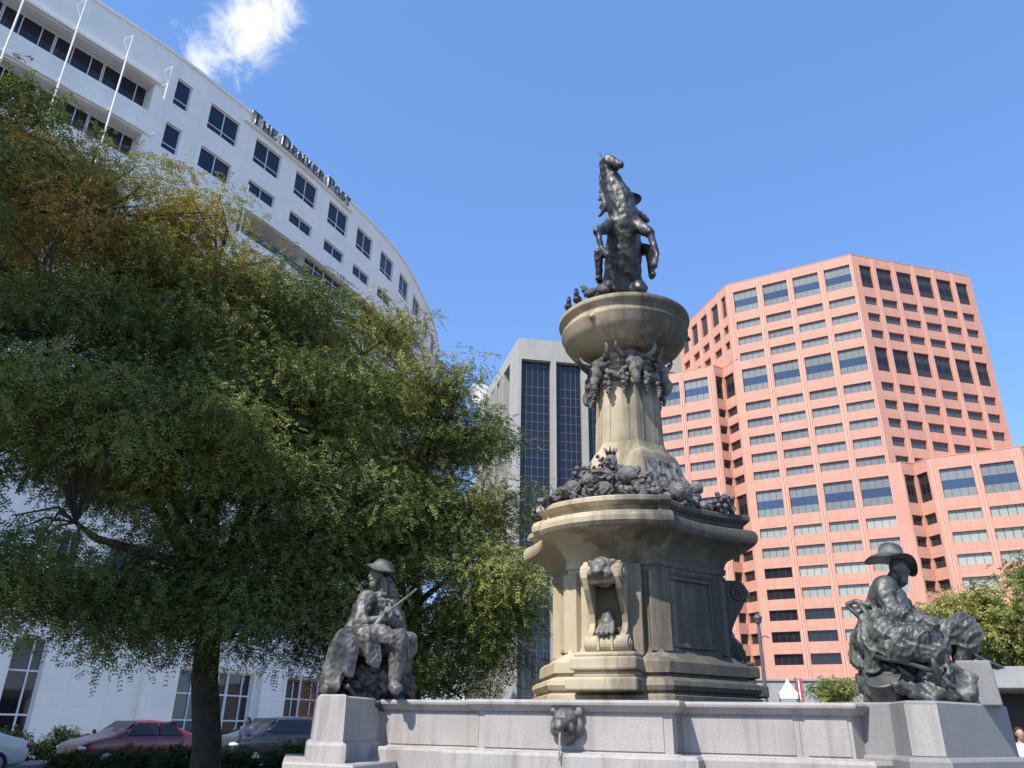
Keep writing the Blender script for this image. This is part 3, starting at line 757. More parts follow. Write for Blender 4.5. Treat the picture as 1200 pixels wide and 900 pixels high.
# ------------------------------------------------------------------ monument
def hexloop(Rv, aA, aB, z, n=12, square=0):
    pts = []
    for k in range(6):
        v0 = R(-30+60*k); v1 = R(30+60*k)
        p0 = Vector((math.sin(v0), -math.cos(v0), 0))*Rv; p1 = Vector((math.sin(v1), -math.cos(v1), 0))*Rv
        nn = Vector((math.sin(R(60*k)), -math.cos(R(60*k)), 0)); amp = aA if k == 0 else (aA*.2 if k % 2 == 0 else aB)
        for i in range(n):
            t = i/n; h = 4*t*(1-t); h = h**.8 if amp > 0 else h
            pts.append(p0.lerp(p1, t)+nn*amp*h+Vector((0, 0, z)))
    return pts
def pol(phi, r, z): a = R(phi); return Vector((math.sin(a)*r, -math.cos(a)*r, z))
def rotphi(phi): return Matrix.Rotation(R(phi), 3, 'Z')      # local -Y to direction phi (phi>0 toward +X)
def RP(phi): return Matrix.Rotation(R(phi), 3, 'Z')

def fruit_heap(seed, spots):
    m = MB(); rs = random.Random(seed)
    for c, r, kind in spots:
        if kind == 'pumpkin':
            Mx = Euler((rs.uniform(-.5, .5), rs.uniform(-.5, .5), rs.uniform(0, 3))).to_matrix()
            m.ell(c, (r, r, r*.8), Mx, 3, fn=lambda p: 1-.24*abs(math.sin(4.5*math.atan2(p.y, p.x)))*math.sqrt(max(0, 1-p.z*p.z)))
        elif kind == 'leaf':
            for i in range(3):
                Mx = Euler((rs.uniform(-.9, .9), rs.uniform(-.9, .9), rs.uniform(0, 6.3))).to_matrix()
                m.ell(Vector(c)+Vector((rs.uniform(-r, r), rs.uniform(-r, r), rs.uniform(-r, r)*.4))*.5, (r, r*.5, r*.12), Mx, 2)
        elif kind == 'grapes':
            for i in range(16):
                m.ell(Vector(c)+Vector((rs.gauss(0, r*.45), rs.gauss(0, r*.45), rs.gauss(0, r*.35))), r*.28, sub=2)
        else: m.ell(c, (r, r*rs.uniform(.8, 1.1), r*rs.uniform(.8, 1.2)), Euler((rs.random()*3, rs.random()*3, 0)).to_matrix(), 3, fn=lambda p, a=rs.uniform(4, 9): 1+.10*math.sin(a*p.x+2)*math.sin(a*p.y)*math.sin(a*p.z+1))
    return m

def build_monument():
    T = thing('fountain_pedestal', 'tall carved sandstone pedestal with flared cornice and a round stone bowl on top', 'monument', (MC.x, MC.y, 0), R(-25))
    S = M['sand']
    def loft(prof, name, mat=S, cap=(True, True), ang=28):
        m = MB(); m.loft([hexloop(r, a, b, z) for z, r, a, b in prof], cap=cap); return autosmooth(m.build(name, mat, T), ang)
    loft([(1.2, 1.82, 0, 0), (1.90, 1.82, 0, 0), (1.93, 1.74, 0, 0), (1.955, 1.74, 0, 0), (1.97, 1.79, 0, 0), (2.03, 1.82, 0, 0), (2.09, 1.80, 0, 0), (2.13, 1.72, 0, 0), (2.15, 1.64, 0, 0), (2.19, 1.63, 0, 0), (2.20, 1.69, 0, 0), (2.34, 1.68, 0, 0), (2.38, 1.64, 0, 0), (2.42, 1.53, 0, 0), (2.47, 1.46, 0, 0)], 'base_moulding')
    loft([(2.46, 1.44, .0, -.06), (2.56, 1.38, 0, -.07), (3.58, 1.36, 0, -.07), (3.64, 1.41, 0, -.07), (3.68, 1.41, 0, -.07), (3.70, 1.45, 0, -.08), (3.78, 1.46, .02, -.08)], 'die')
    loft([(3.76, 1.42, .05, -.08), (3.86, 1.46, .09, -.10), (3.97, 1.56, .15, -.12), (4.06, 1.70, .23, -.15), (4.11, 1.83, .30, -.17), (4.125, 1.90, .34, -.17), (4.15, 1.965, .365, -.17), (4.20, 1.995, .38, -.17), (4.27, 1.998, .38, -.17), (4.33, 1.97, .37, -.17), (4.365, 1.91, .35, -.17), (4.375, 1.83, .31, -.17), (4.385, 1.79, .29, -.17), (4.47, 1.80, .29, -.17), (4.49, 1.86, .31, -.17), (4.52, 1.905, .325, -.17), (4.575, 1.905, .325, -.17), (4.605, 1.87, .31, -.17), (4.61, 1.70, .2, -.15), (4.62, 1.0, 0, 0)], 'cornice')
    # breaks in the cornice at each corner
    for k in (0, 5):
        m = MB(); ph = 30+60*k; W = .09
        prof = [(1.88, 4.10), (1.98, 4.13), (2.045, 4.20), (2.05, 4.27), (2.015, 4.335), (1.94, 4.375), (1.86, 4.39), (1.855, 4.465), (1.91, 4.485), (1.965, 4.52), (1.965, 4.58), (1.92, 4.612), (1.6, 4.614), (1.6, 4.10)]
        loops = []
        for u in (-W, W): loops.append([RP(ph) @ Vector((u, -r, z)) for r, z in prof])
        m.loft(loops); bevel(m.build('cornice_block', S, T), .012)
    # pilaster strips at the body corners, sunk panel frames on the plain sides
    for k in range(6):
        m = MB(); ph = 30+60*k
        m.box(RP(ph) @ Vector((0, -1.31, 3.06)), (.30, .16, 1.14), RP(ph)); bevel(m.build('corner_pilaster', S, T), .012)
    for k in (1, 3, 5):
        m = MB(); ph = 60*k; ap = 1.36*.866-.06
        for x, z, sx, sz in ((-.44, 3.05, .05, .95), (.44, 3.05, .05, .95), (0, 3.55, .93, .05), (0, 2.60, .93, .07)):
            m.box(RP(ph) @ Vector((x, -ap-.02-(.0 if x else .002), z)), (sx, .07, sz), RP(ph))
        bevel(m.build('panel_frame', S, T), .012)
    # console pilasters with animal heads
    for ph, ro, side in ((0, 1.0, 0), (120, .90, 1), (240, 1.18, 1)):
        Mx = RP(ph); k = ro
        g = lambda x, r, z: Mx @ Vector((x, -(1.15+(r-1.15)*k), z))
        m = MB()
        for zz, dz, r, w in ((1.62, .36, 1.90, 1.04), (2.03, .18, 1.93, 1.02), (2.165, .09, 1.76, .90), (2.30, .18, 1.82, .96), (2.42, .07, 1.76, .90)):
            m.box(g(0, (r+.9)/2, zz), (w, (r-.9)*k, dz), Mx)
        bevel(m.build('pilaster_base', S, T), .035, 3)
        m = MB(); m.box(g(0, 1.17, 3.07), (.92, .36, 1.28), Mx); bevel(m.build('pilaster', S, T), .015)
        # two side cheeks with an S curve, hollow between
        prof = [(1.2, 3.70), (1.70, 3.70), (1.79, 3.60), (1.80, 3.46), (1.72, 3.30), (1.60, 3.14), (1.50, 2.98), (1.47, 2.86), (1.52, 2.76), (1.60, 2.70), (1.655, 2.61), (1.64, 2.52), (1.58, 2.455), (1.2, 2.45)]
        m = MB()
        for x0, x1 in ((-.285, -.20), (.20, .285)): m.loft([[g(x0, r, z) for r, z in prof], [g(x1, r, z) for r, z in prof]])
        hb = MB(); hb.box(g(0, 1.40, 3.06), (.394, .05, 1.1), Mx); hb.build('recess', M['sand_dark'], T)
        m.box(g(0, 1.31, 3.05), (.398, .12, 1.2), Mx)
        for z, r, c, w in ((2.575, .115, 1.545, .64), (3.52, .14, 1.66, .62)):
            a, b = g(-w/2, c, z), g(w/2, c, z); m.tube([a, b], r, 20)
            for s in (-1, 1): m.tube([g(s*w/2, c, z), g(s*(w/2+.02), c, z)], r*.55, 14); m.tube([g(s*(w/2+.02), c, z), g(s*(w/2+.035), c, z)], r*.25, 10)
        for x in (-.1, .1): m.box(g(x, 1.665, 2.575), (.03, .03, .2), Mx)
        cs = bevel(m.build('console', S, T), .012)
        # head
        m = MB(); E = lambda x, r, z, a, b, c, s=3: m.ell(g(x, r, z), (a, b, c), Mx, s)
        E(0, 1.72, 3.60, .17, .16, .15); E(0, 1.86, 3.55, .10, .10, .085); E(0, 1.93, 3.52, .075, .06, .055); E(-.17, 1.70, 3.66, .06, .05, .07); E(.17, 1.70, 3.66, .06, .05, .07)
        E(-.07, 1.85, 3.63, .045, .05, .04); E(.07, 1.85, 3.63, .045, .05, .04); E(-.11, 1.83, 3.50, .07, .09, .08); E(.11, 1.83, 3.50, .07, .09, .08); E(0, 1.86, 3.44, .06, .07, .04)
        E(-.22, 1.62, 3.56, .08, .12, .13); E(.22, 1.62, 3.56, .08, .12, .13); E(0, 1.6, 3.44, .16, .14, .10)
        link('animal_head', blob(m, .016, 2, wavy(int(ph)+9, .012, 22)), T).data.materials.append(M['bronze_grey'])
        m = MB()
        for x in (-.11, -.035, .035, .11): m.caps(g(x*.6, 1.53, 2.86), g(x, 1.66, 2.73), .045, .034, 8); E(x, 1.69, 2.71, .03, .03, .04, 2)
        m.caps(g(0, 1.45, 3.0), g(0, 1.54, 2.86), .075, .085, 10)
        link('paw', blob(m, .014, 1), T).data.materials.append(M['bronze_grey'])
    # upper die and shaft
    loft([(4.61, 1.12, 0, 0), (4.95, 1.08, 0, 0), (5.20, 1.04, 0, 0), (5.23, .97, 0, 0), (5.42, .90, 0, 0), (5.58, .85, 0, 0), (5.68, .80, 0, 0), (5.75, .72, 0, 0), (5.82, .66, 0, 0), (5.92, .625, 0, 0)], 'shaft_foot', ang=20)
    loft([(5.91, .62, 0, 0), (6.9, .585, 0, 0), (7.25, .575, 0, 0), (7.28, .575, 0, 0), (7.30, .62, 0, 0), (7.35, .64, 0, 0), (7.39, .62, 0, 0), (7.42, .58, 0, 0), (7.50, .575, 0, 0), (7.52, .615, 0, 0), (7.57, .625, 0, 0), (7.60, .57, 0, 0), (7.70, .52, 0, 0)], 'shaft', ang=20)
    m = MB()
    for k in range(6):
        for x in (-.17, .17):
            a = RP(60*k) @ Vector((x, -.62*.866-.003, 5.95)); b = RP(60*k) @ Vector((x*.92, -.575*.866-.004, 7.25)); m.tube([a, b], .011, 6)
    m.build('shaft_moulding', S, T)
    # relief panels on the upper die
    for k in (1, 5):
        m = MB(); ph = 60*k; nx, nz = 44, 40; rs = np.random.RandomState(k); vs = []
        bl = [(rs.uniform(-.42, .42), rs.uniform(0, .86), rs.uniform(.03, .075), rs.uniform(.05, .16), rs.uniform(.03, .09)) for _ in range(46)]
        for j in range(nz):
            for i in range(nx):
                x = -.46+.92*i/(nx-1); z = .86*j/(nz-1); h = .02
                for cx, cz, a, b, hh in bl: h = max(h, hh*max(0, 1-((x-cx)/a)**2-((z-cz)/b)**2)**.5)
                h *= min(1, (.46-abs(x))/.04)
                r = (1.11*.866-.16*z-max(0, z-.55)*.25); vs.append(RP(ph) @ Vector((x*(1-.12*z), -r-h+.0, 4.68+z)))
        m.add(vs, [(j*nx+i, j*nx+i+1, (j+1)*nx+i+1, (j+1)*nx+i) for j in range(nz-1) for i in range(nx-1)])
        m.build('relief_panel', M['bronze_heap'], T, True)
    # heaps of fruit on the cornice
    rs = random.Random(3)
    def heap(ph, seed, width, base_r, top):
        q = random.Random(seed); sp = []
        for i in range(44):
            u = q.uniform(-1, 1); t = q.random()
            x = u*width; zt = top*(1-abs(u)**1.5*.75); z = 4.66+t*zt; r = base_r-.55*t+q.uniform(-.08, .05)
            kind = q.choice(['grapes', 'fruit', 'fruit', 'leaf', 'leaf', 'pumpkin'])
            sz = {'grapes': q.uniform(.09, .14), 'fruit': q.uniform(.05, .085), 'leaf': q.uniform(.10, .17), 'pumpkin': q.uniform(.09, .14)}[kind]
            sp.append((RP(ph) @ Vector((x, -r, z)), sz, kind))
        return sp
    sp = heap(0, 11, .92, 1.74, .66)+heap(0, 12, .8, 1.62, .80)
    sp += [(RP(0) @ Vector((-.24, -1.28, 5.06)), .22, 'pumpkin'), (RP(0) @ Vector((.32, -1.30, 5.06)), .20, 'pumpkin'), (RP(0) @ Vector((-.02, -1.34, 5.12)), .17, 'leaf'), (RP(0) @ Vector((-.42, -1.22, 5.2)), .16, 'grapes'), (RP(0) @ Vector((.12, -1.3, 4.98)), .15, 'grapes'), (RP(0) @ Vector((.5, -1.25, 5.0)), .17, 'leaf'), (RP(0) @ Vector((.05, -1.55, 4.78)), .13, 'fruit'), (RP(0) @ Vector((-.55, -1.4, 4.92)), .17, 'pumpkin'), (RP(0) @ Vector((.62, -1.5, 4.78)), .16, 'grapes'), (RP(0) @ Vector((-.45, -1.62, 4.76)), .13, 'leaf')]
    fruit_heap(5, sp).build('fruit_heap', M['bronze_heap'], T, True)
    sp = heap(60, 21, .62, 1.46, .46)+heap(60, 22, .6, 1.40, .40)+[(RP(60) @ Vector((.52, -.98, 5.12)), .12, 'fruit')]+[(RP(60) @ Vector((-.35, -1.42, 4.80)), .21, 'pumpkin'), (RP(60) @ Vector((.5, -1.52, 4.76)), .14, 'grapes'), (RP(84) @ Vector((0, -1.66, 4.72)), .12, 'leaf'), (RP(78) @ Vector((0, -1.62, 4.78)), .15, 'grapes')]
    fruit_heap(6, sp).build('fruit_heap', M['bronze_heap'], T, True)
    sp = heap(-60, 31, .55, 1.44, .40)+heap(-60, 32, .55, 1.42, .36)+[(RP(-68) @ Vector((0, -1.55, 4.80)), .15, 'grapes'), (RP(-82) @ Vector((0, -1.62, 4.75)), .13, 'leaf'), (RP(-78) @ Vector((0, -1.58, 4.82)), .14, 'fruit'), (RP(-58) @ Vector((0, -1.45, 4.82)), .17, 'leaf')]
    fruit_heap(7, sp).build('fruit_heap', M['bronze_heap'], T, True)
    # pineapple finials rising over the heaps
    for ph in (0,):
        m = MB(); c = RP(ph) @ Vector((-.02, -1.02, 5.40))
        m.ell(c, (.10, .10, .16), None, 3, fn=lambda p: 1+.10*math.sin(11*math.atan2(p.y, p.x)+6*p.z)*math.sin(9*p.z))
        for i in range(9): a = i*.7; m.tube([c+Vector((.05*math.cos(a), .05*math.sin(a), .13)), c+Vector((.11*math.cos(a), .11*math.sin(a), .22+.03*(i % 2)))], [.03, .006], 5)
        m.tube([c+Vector((0, 0, -.3)), c], .09, 8); m.build('finial', M['bronze_heap'], T, True)
    # ox skulls at the shaft corners with horns, and swags between them
    for k in range(6):
        ph = 30+60*k; Mx = RP(ph); g = lambda x, r, z: Mx @ Vector((x, -(r-.05), z))
        m = MB(); E = lambda x, r, z, a, b, c: m.ell(g(x, r, z), (a, b, c), Mx, 3)
        E(0, .66, 7.36, .15, .13, .17); E(0, .74, 7.2, .105, .10, .16); E(0, .80, 7.05, .08, .075, .11); E(-.10, .74, 7.32, .05, .06, .055); E(.10, .74, 7.32, .05, .06, .055); E(0, .68, 7.46, .19, .09, .07); E(-.22, .66, 7.37, .09, .04, .045); E(.22, .66, 7.37, .09, .04, .045)
        m.caps(g(0, .82, 7.0), g(0, .80, 6.92), .07, .06); 
        sk = link('ox_skull', blob(m, .02, 2, wavy(k, .012, 16)), T); sk.data.materials.append(M['bronze_heap'])
        for s in (-1, 1):
            h = MB(); h.tube([g(s*.15, .68, 7.46), g(s*.25, .72, 7.47), g(s*.32, .78, 7.52), g(s*.35, .82, 7.61), g(s*.33, .83, 7.69)], [.055, .05, .042, .03, .012], 10); h.build('horn', M['bronze_grey'], sk, True)
        q = random.Random(k)
        for s in (-1, 1):
            d = MB()
            for i in range(16):
                t = i/15; p = Vector((s*(.19+.01*math.sin(i)), -.60, 7.20-.44*t)); wd = .058*math.sin(math.pi*(.18+.8*t))
                d.ell(Mx @ (p+Vector((q.gauss(0, wd*.4), q.gauss(0, wd*.3)-.02, 0))), (.024+wd*.4, .024+wd*.36, .03+wd*.5), Euler((q.random()*3, q.random()*3, 0)).to_matrix(), 2)
            d.build('garland_drop', M['bronze_heap'], T, True)
    for k in range(6):
        m = MB(); q = random.Random(k+40)
        for i in range(22):
            t = i/21; x = -.235+.47*t; z = 7.32-.20*math.sin(math.pi*t); r = .035+.04*math.sin(math.pi*t)
            for _ in range(2): m.ell(RP(60*k) @ Vector((x+q.gauss(0, .01), -.555-.03*math.sin(math.pi*t)+q.gauss(0, .02), z+q.gauss(0, .02))), r*q.uniform(.6, .95), sub=2)
        m.build('swag', M['bronze_heap'], T, True)
    # bowl
    m = MB()
    prof = [(.50, 8.16), (.62, 8.20), (.86, 8.29), (1.02, 8.40), (1.10, 8.52), (1.13, 8.63), (1.155, 8.68), (1.165, 8.71), (1.155, 8.745), (1.125, 8.765), (1.115, 8.80), (1.13, 8.86), (1.155, 8.90), (1.20, 8.935), (1.21, 8.97), (1.205, 9.03), (1.17, 9.05), (1.08, 9.055), (1.02, 8.99), (.6, 8.95), (.01, 8.94)]
    prof = [(r, 7.64+(z-8.16)*.89) for r, z in prof]
    loops = []
    n = 120
    for i, (r, z) in enumerate(prof):
        fl = .010*max(0, 1-abs(z-8.0)/.28) if z < 8.2 else 0
        loops.append([Vector((math.cos(2*math.pi*j/n), math.sin(2*math.pi*j/n), 0))*(r*(1+fl*(abs(math.sin(6*2*math.pi*j/n))**.6-.6)))+Vector((0, 0, z)) for j in range(n)])
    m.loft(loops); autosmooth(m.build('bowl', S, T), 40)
    for ph in (-12, 108, 228):
        m = MB(); c = RP(ph) @ Vector((0, -1.12, 8.08)); m.ell(c, (.07, .08, .06), None, 3); m.ell(c+RP(ph) @ Vector((0, -.05, -.02)), (.04, .05, .04)); m.build('spout_boss', S, T, True)
build_monument()

# ------------------------------------------------------------------ bronze figures
def folds(seed, amp, freq, kz=.35):
    """creased drapery: warped ridges that run mostly downwards"""
    rs = np.random.RandomState(seed); K = []
    for i in range(3):
        a = rs.uniform(-.9, .9)+(0 if i < 2 else 1.4); K.append((np.array([math.cos(a), math.sin(a), rs.uniform(-kz, kz)])*freq*rs.uniform(.7, 1.7), rs.rand()*6, rs.randn(3)*3.2, rs.rand()*6, rs.randn(3)*5.5, rs.rand()*6))
    def fn(co):
        t = 0
        for k, p, w, q, w2, q2 in K:
            ridge = 1-np.abs(np.sin(co@k+p+1.0*np.sin(co@w+q)+.25*np.sin(co@w2+q2)))
            t = t+(ridge**2.6-.30)
        return amp*t/2
    return fn
def face(m, c, r, yaw, pitch=0, beard=.0):
    """head with nose, brow, eye sockets, ears; looks along local +F"""
    Mx = Matrix.Rotation(yaw, 3, 'Z') @ Matrix.Rotation(pitch, 3, 'X'); c = Vector(c)   # yaw 0 looks to -Y
    E = lambda x, y, z, a, b, d, s=3: m.ell(c+Mx @ Vector((x*r, y*r, z*r)), (a*r, b*r, d*r), Mx, s)
    E(0, 0, .15, .78, .98, .95); E(0, -.35, -.45, .55, .58, .62); E(0, -1.02, -.12, .13, .22, .26); E(0, -.98, -.02, .10, .12, .30)
    E(0, -.78, .25, .55, .2, .13); E(-.36, -.66, -.18, .24, .22, .2); E(.36, -.66, -.18, .24, .22, .2); E(0, -.86, -.55, .3, .14, .09); E(0, -.72, -.92, .26, .22, .2)
    E(-.8, .05, -.05, .12, .24, .32); E(.8, .05, -.05, .12, .24, .32)
    if beard: E(0, -.6, -.98, .5*beard, .45, .55*beard); E(0, -.5, -1.3, .36*beard, .34, .4*beard); E(0, -.92, -.48, .42, .16, .12)
def hand(m, wrist, d, n, s=.095, curl=.7):
    """palm, four unequal bent fingers and a side thumb"""
    w = Vector(wrist); d = Vector(d).normalized(); n = Vector(n); n = (n-d*n.dot(d)).normalized(); t = d.cross(n)
    pc = w+d*s*.5
    for k in (-1, -.33, .33, 1): m.caps(w+t*k*s*.18, w+d*s+t*k*s*.30, s*.19, s*.15, 8)
    for k, ln in ((-1, .62), (-.33, .85), (.33, .92), (1, .8)):
        b = w+d*s+t*k*s*.32; e = b+(d*math.cos(curl*.6)+n*math.sin(curl*.6))*s*ln*.55; g = e+(d*math.cos(curl*1.7)+n*math.sin(curl*1.7))*s*ln*.5
        m.caps(b, e, s*.125, s*.115, 8); m.caps(e, g, s*.115, s*.09, 8)
    b = w+d*s*.25-t*s*.35; e = b+(d*.5-t*.6+n*.3)*s*.6; m.caps(b, e, s*.14, s*.12, 8); m.caps(e, e+(d*.7+n*.5)*s*.42, s*.12, s*.095, 8)
def rock(seed, prims, vox=.03):
    m = MB()
    for c, r in prims: m.ell(c, r, Euler((random.Random(seed).uniform(0, 1), .3, .5)).to_matrix(), 2)
    return blob(m, vox*.7, 0, lambda co, a=folds(seed, .07, 8, 1.2), b=wavy(seed+1, .02, 18): np.round((a(co)+b(co))*38)/38*.7+(a(co)+b(co))*.3)

def statue_hunter():
    T = thing('seated_statue', 'weathered bronze seated hunter in a slouch hat with long rifle on the left podium', 'statue', (-1.82, 10.95, 1.785), R(9.4))
    k = 1.105; V = lambda x, y, z: (x*k, y*k, z*k)
    m = MB(); C = lambda a, b, r0, r1: m.caps(V(*a), V(*b), r0*k, r1*k)
    E = lambda c, r, M_=None: m.ell(V(*c), [q*k for q in r], M_, 3)
    face(m, V(.0, -.02, 1.44), .108*k, R(-62), R(6), 1.0)
    C((.03, .03, 1.36), (.04, .05, 1.22), .075, .09)
    # trunk, leaning a little forward
    E((.05, .06, 1.10), (.21, .16, .17)); E((.06, .07, .92), (.20, .16, .22)); E((.07, .08, .70), (.24, .20, .20)); E((.05, .05, 1.20), (.20, .12, .08))
    # near arm: shoulder, elbow on the lap, forearm across to the rifle
    E((-.10, -.08, 1.13), (.12, .11, .12)); C((-.11, -.09, 1.12), (-.17, -.20, .84), .105, .085); C((-.17, -.20, .84), (.10, -.24, .90), .08, .055)
    hand(m, V(.11, -.24, .91), (.75, -.15, .5), (0, .6, .4), .10*k, 1.1)
    # far arm to the rifle stock
    E((.22, .02, 1.10), (.10, .10, .11)); C((.23, .02, 1.09), (.30, -.12, .84), .09, .075); C((.30, -.12, .84), (.16, -.22, .98), .07, .05)
    hand(m, V(.16, -.22, .99), (.3, -.2, .8), (-.6, .1, 0), .095*k, 1.2)
    # legs: near thigh to the left knee, far thigh to the right knee, shins and boots
    C((.0, .0, .62), (-.30, -.28, .60), .155, .125); C((-.30, -.28, .60), (-.36, -.24, .18), .115, .075); C((-.36, -.24, .14), (-.46, -.38, .08), .075, .06)
    C((.12, .0, .62), (.31, -.30, .66), .155, .125); C((.31, -.30, .66), (.30, -.30, .2), .115, .075); C((.30, -.28, .15), (.33, -.46, .10), .075, .06)
    # cloak rolled over the lap and hanging folds
    C((-.30, -.26, .70), (.14, -.30, .72), .10, .10); C((-.36, -.18, .66), (-.44, -.16, .12), .11, .12); C((-.20, -.34, .62), (-.24, -.36, .3), .10, .08); C((-.06, -.36, .62), (.04, -.36, .42), .12, .10); C((.14, -.32, .70), (.30, -.34, .58), .10, .10)
    C((-.16, .14, 1.02), (-.26, .12, .45), .14, .20); C((.26, .16, .95), (.34, .14, .4), .14, .2); C((-.24, -.06, .80), (-.38, -.1, .5), .1, .12)
    me = blob(m, .010, 3, lambda co, a=folds(12, .042, 11, .25), b=wavy(13, .005, 40): a(co)*np.clip((1.28*k-co[:, 2])*5, 0, 1)+b(co)*np.clip((1.34*k-co[:, 2])*6, .15, 1))
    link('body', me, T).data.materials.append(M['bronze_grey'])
    h = MB(); n = 44; hc = Vector(V(.055, -.01, 1.515)); tilt = Euler((R(-4), R(24), 0)).to_matrix()
    h.loft([[hc+tilt @ Vector((r*k*math.cos(a), r*k*math.sin(a)*.95, (z-dr*(.02+.035*math.sin(a*2+.3)+.03*math.sin(3*a)))*k)) for a in [2*math.pi*q/n for q in range(n)]] for r, z, dr in ((.02, .105, 0), (.07, .115, 0), (.115, .095, 0), (.135, .05, 0), (.145, .012, 0), (.18, -.008, .3), (.215, -.022, .8), (.235, -.035, 1), (.232, -.05, 1), (.2, -.04, .6), (.15, -.03, .2), (.12, -.03, 0))])
    h.build('hat', M['bronze_grey'], T, True)
    h = MB(); h.caps(V(.13, .0, 1.40), V(.20, .0, 1.20), .07*k, .06*k); h.caps(V(.07, -.07, 1.38), V(.11, -.05, 1.22), .055*k, .05*k); h.caps(V(.16, .05, 1.38), V(.22, .06, 1.2), .06*k, .05*k)
    link('hair', blob(h, .012, 2, wavy(3, .010, 40)), T).data.materials.append(M['bronze_grey'])
    g = MB(); g.tube([V(-.02, -.30, .74), V(.06, -.28, .86), V(.12, -.27, .93)], [.035*k, .03*k, .02*k], 8); g.tube([V(.10, -.27, .92), V(.49, -.20, 1.27)], [.017, .014], 8); g.tube([V(.12, -.27, .92), V(.46, -.205, 1.23)], .009, 6)
    g.box(V(.12, -.28, .955), (.02, .02, .06)); g.build('rifle', M['bronze_grey'], T, True)
    b = MB(); b.ell(V(.42, -.16, .60), (.13*k, .12*k, .17*k), None, 3); b.ell(V(.42, -.26, .68), (.12*k, .05*k, .08*k), None, 3); b.tube([V(.34, -.28, .76), V(.30, -.34, .62), V(.36, -.34, .46)], .018*k, 8); b.tube([V(.46, -.28, .74), V(.42, -.33, .62), V(.44, -.30, .46)], .018*k, 8)
    link('pouch', blob(b, .015, 2), T).data.materials.append(M['bronze_grey'])
    r = rock(5, [(V(.02, .10, .26), (.40, .32, .30)), (V(-.26, .05, .16), (.28, .28, .18)), (V(.24, .05, .22), (.28, .28, .26)), (V(0, .3, .3), (.4, .3, .4)), (V(0, .0, .08), (.46, .3, .10)), (V(.40, .1, .1), (.2, .3, .25))])
    link('rock', r, T).data.materials.append(M['bronze'])
statue_hunter()

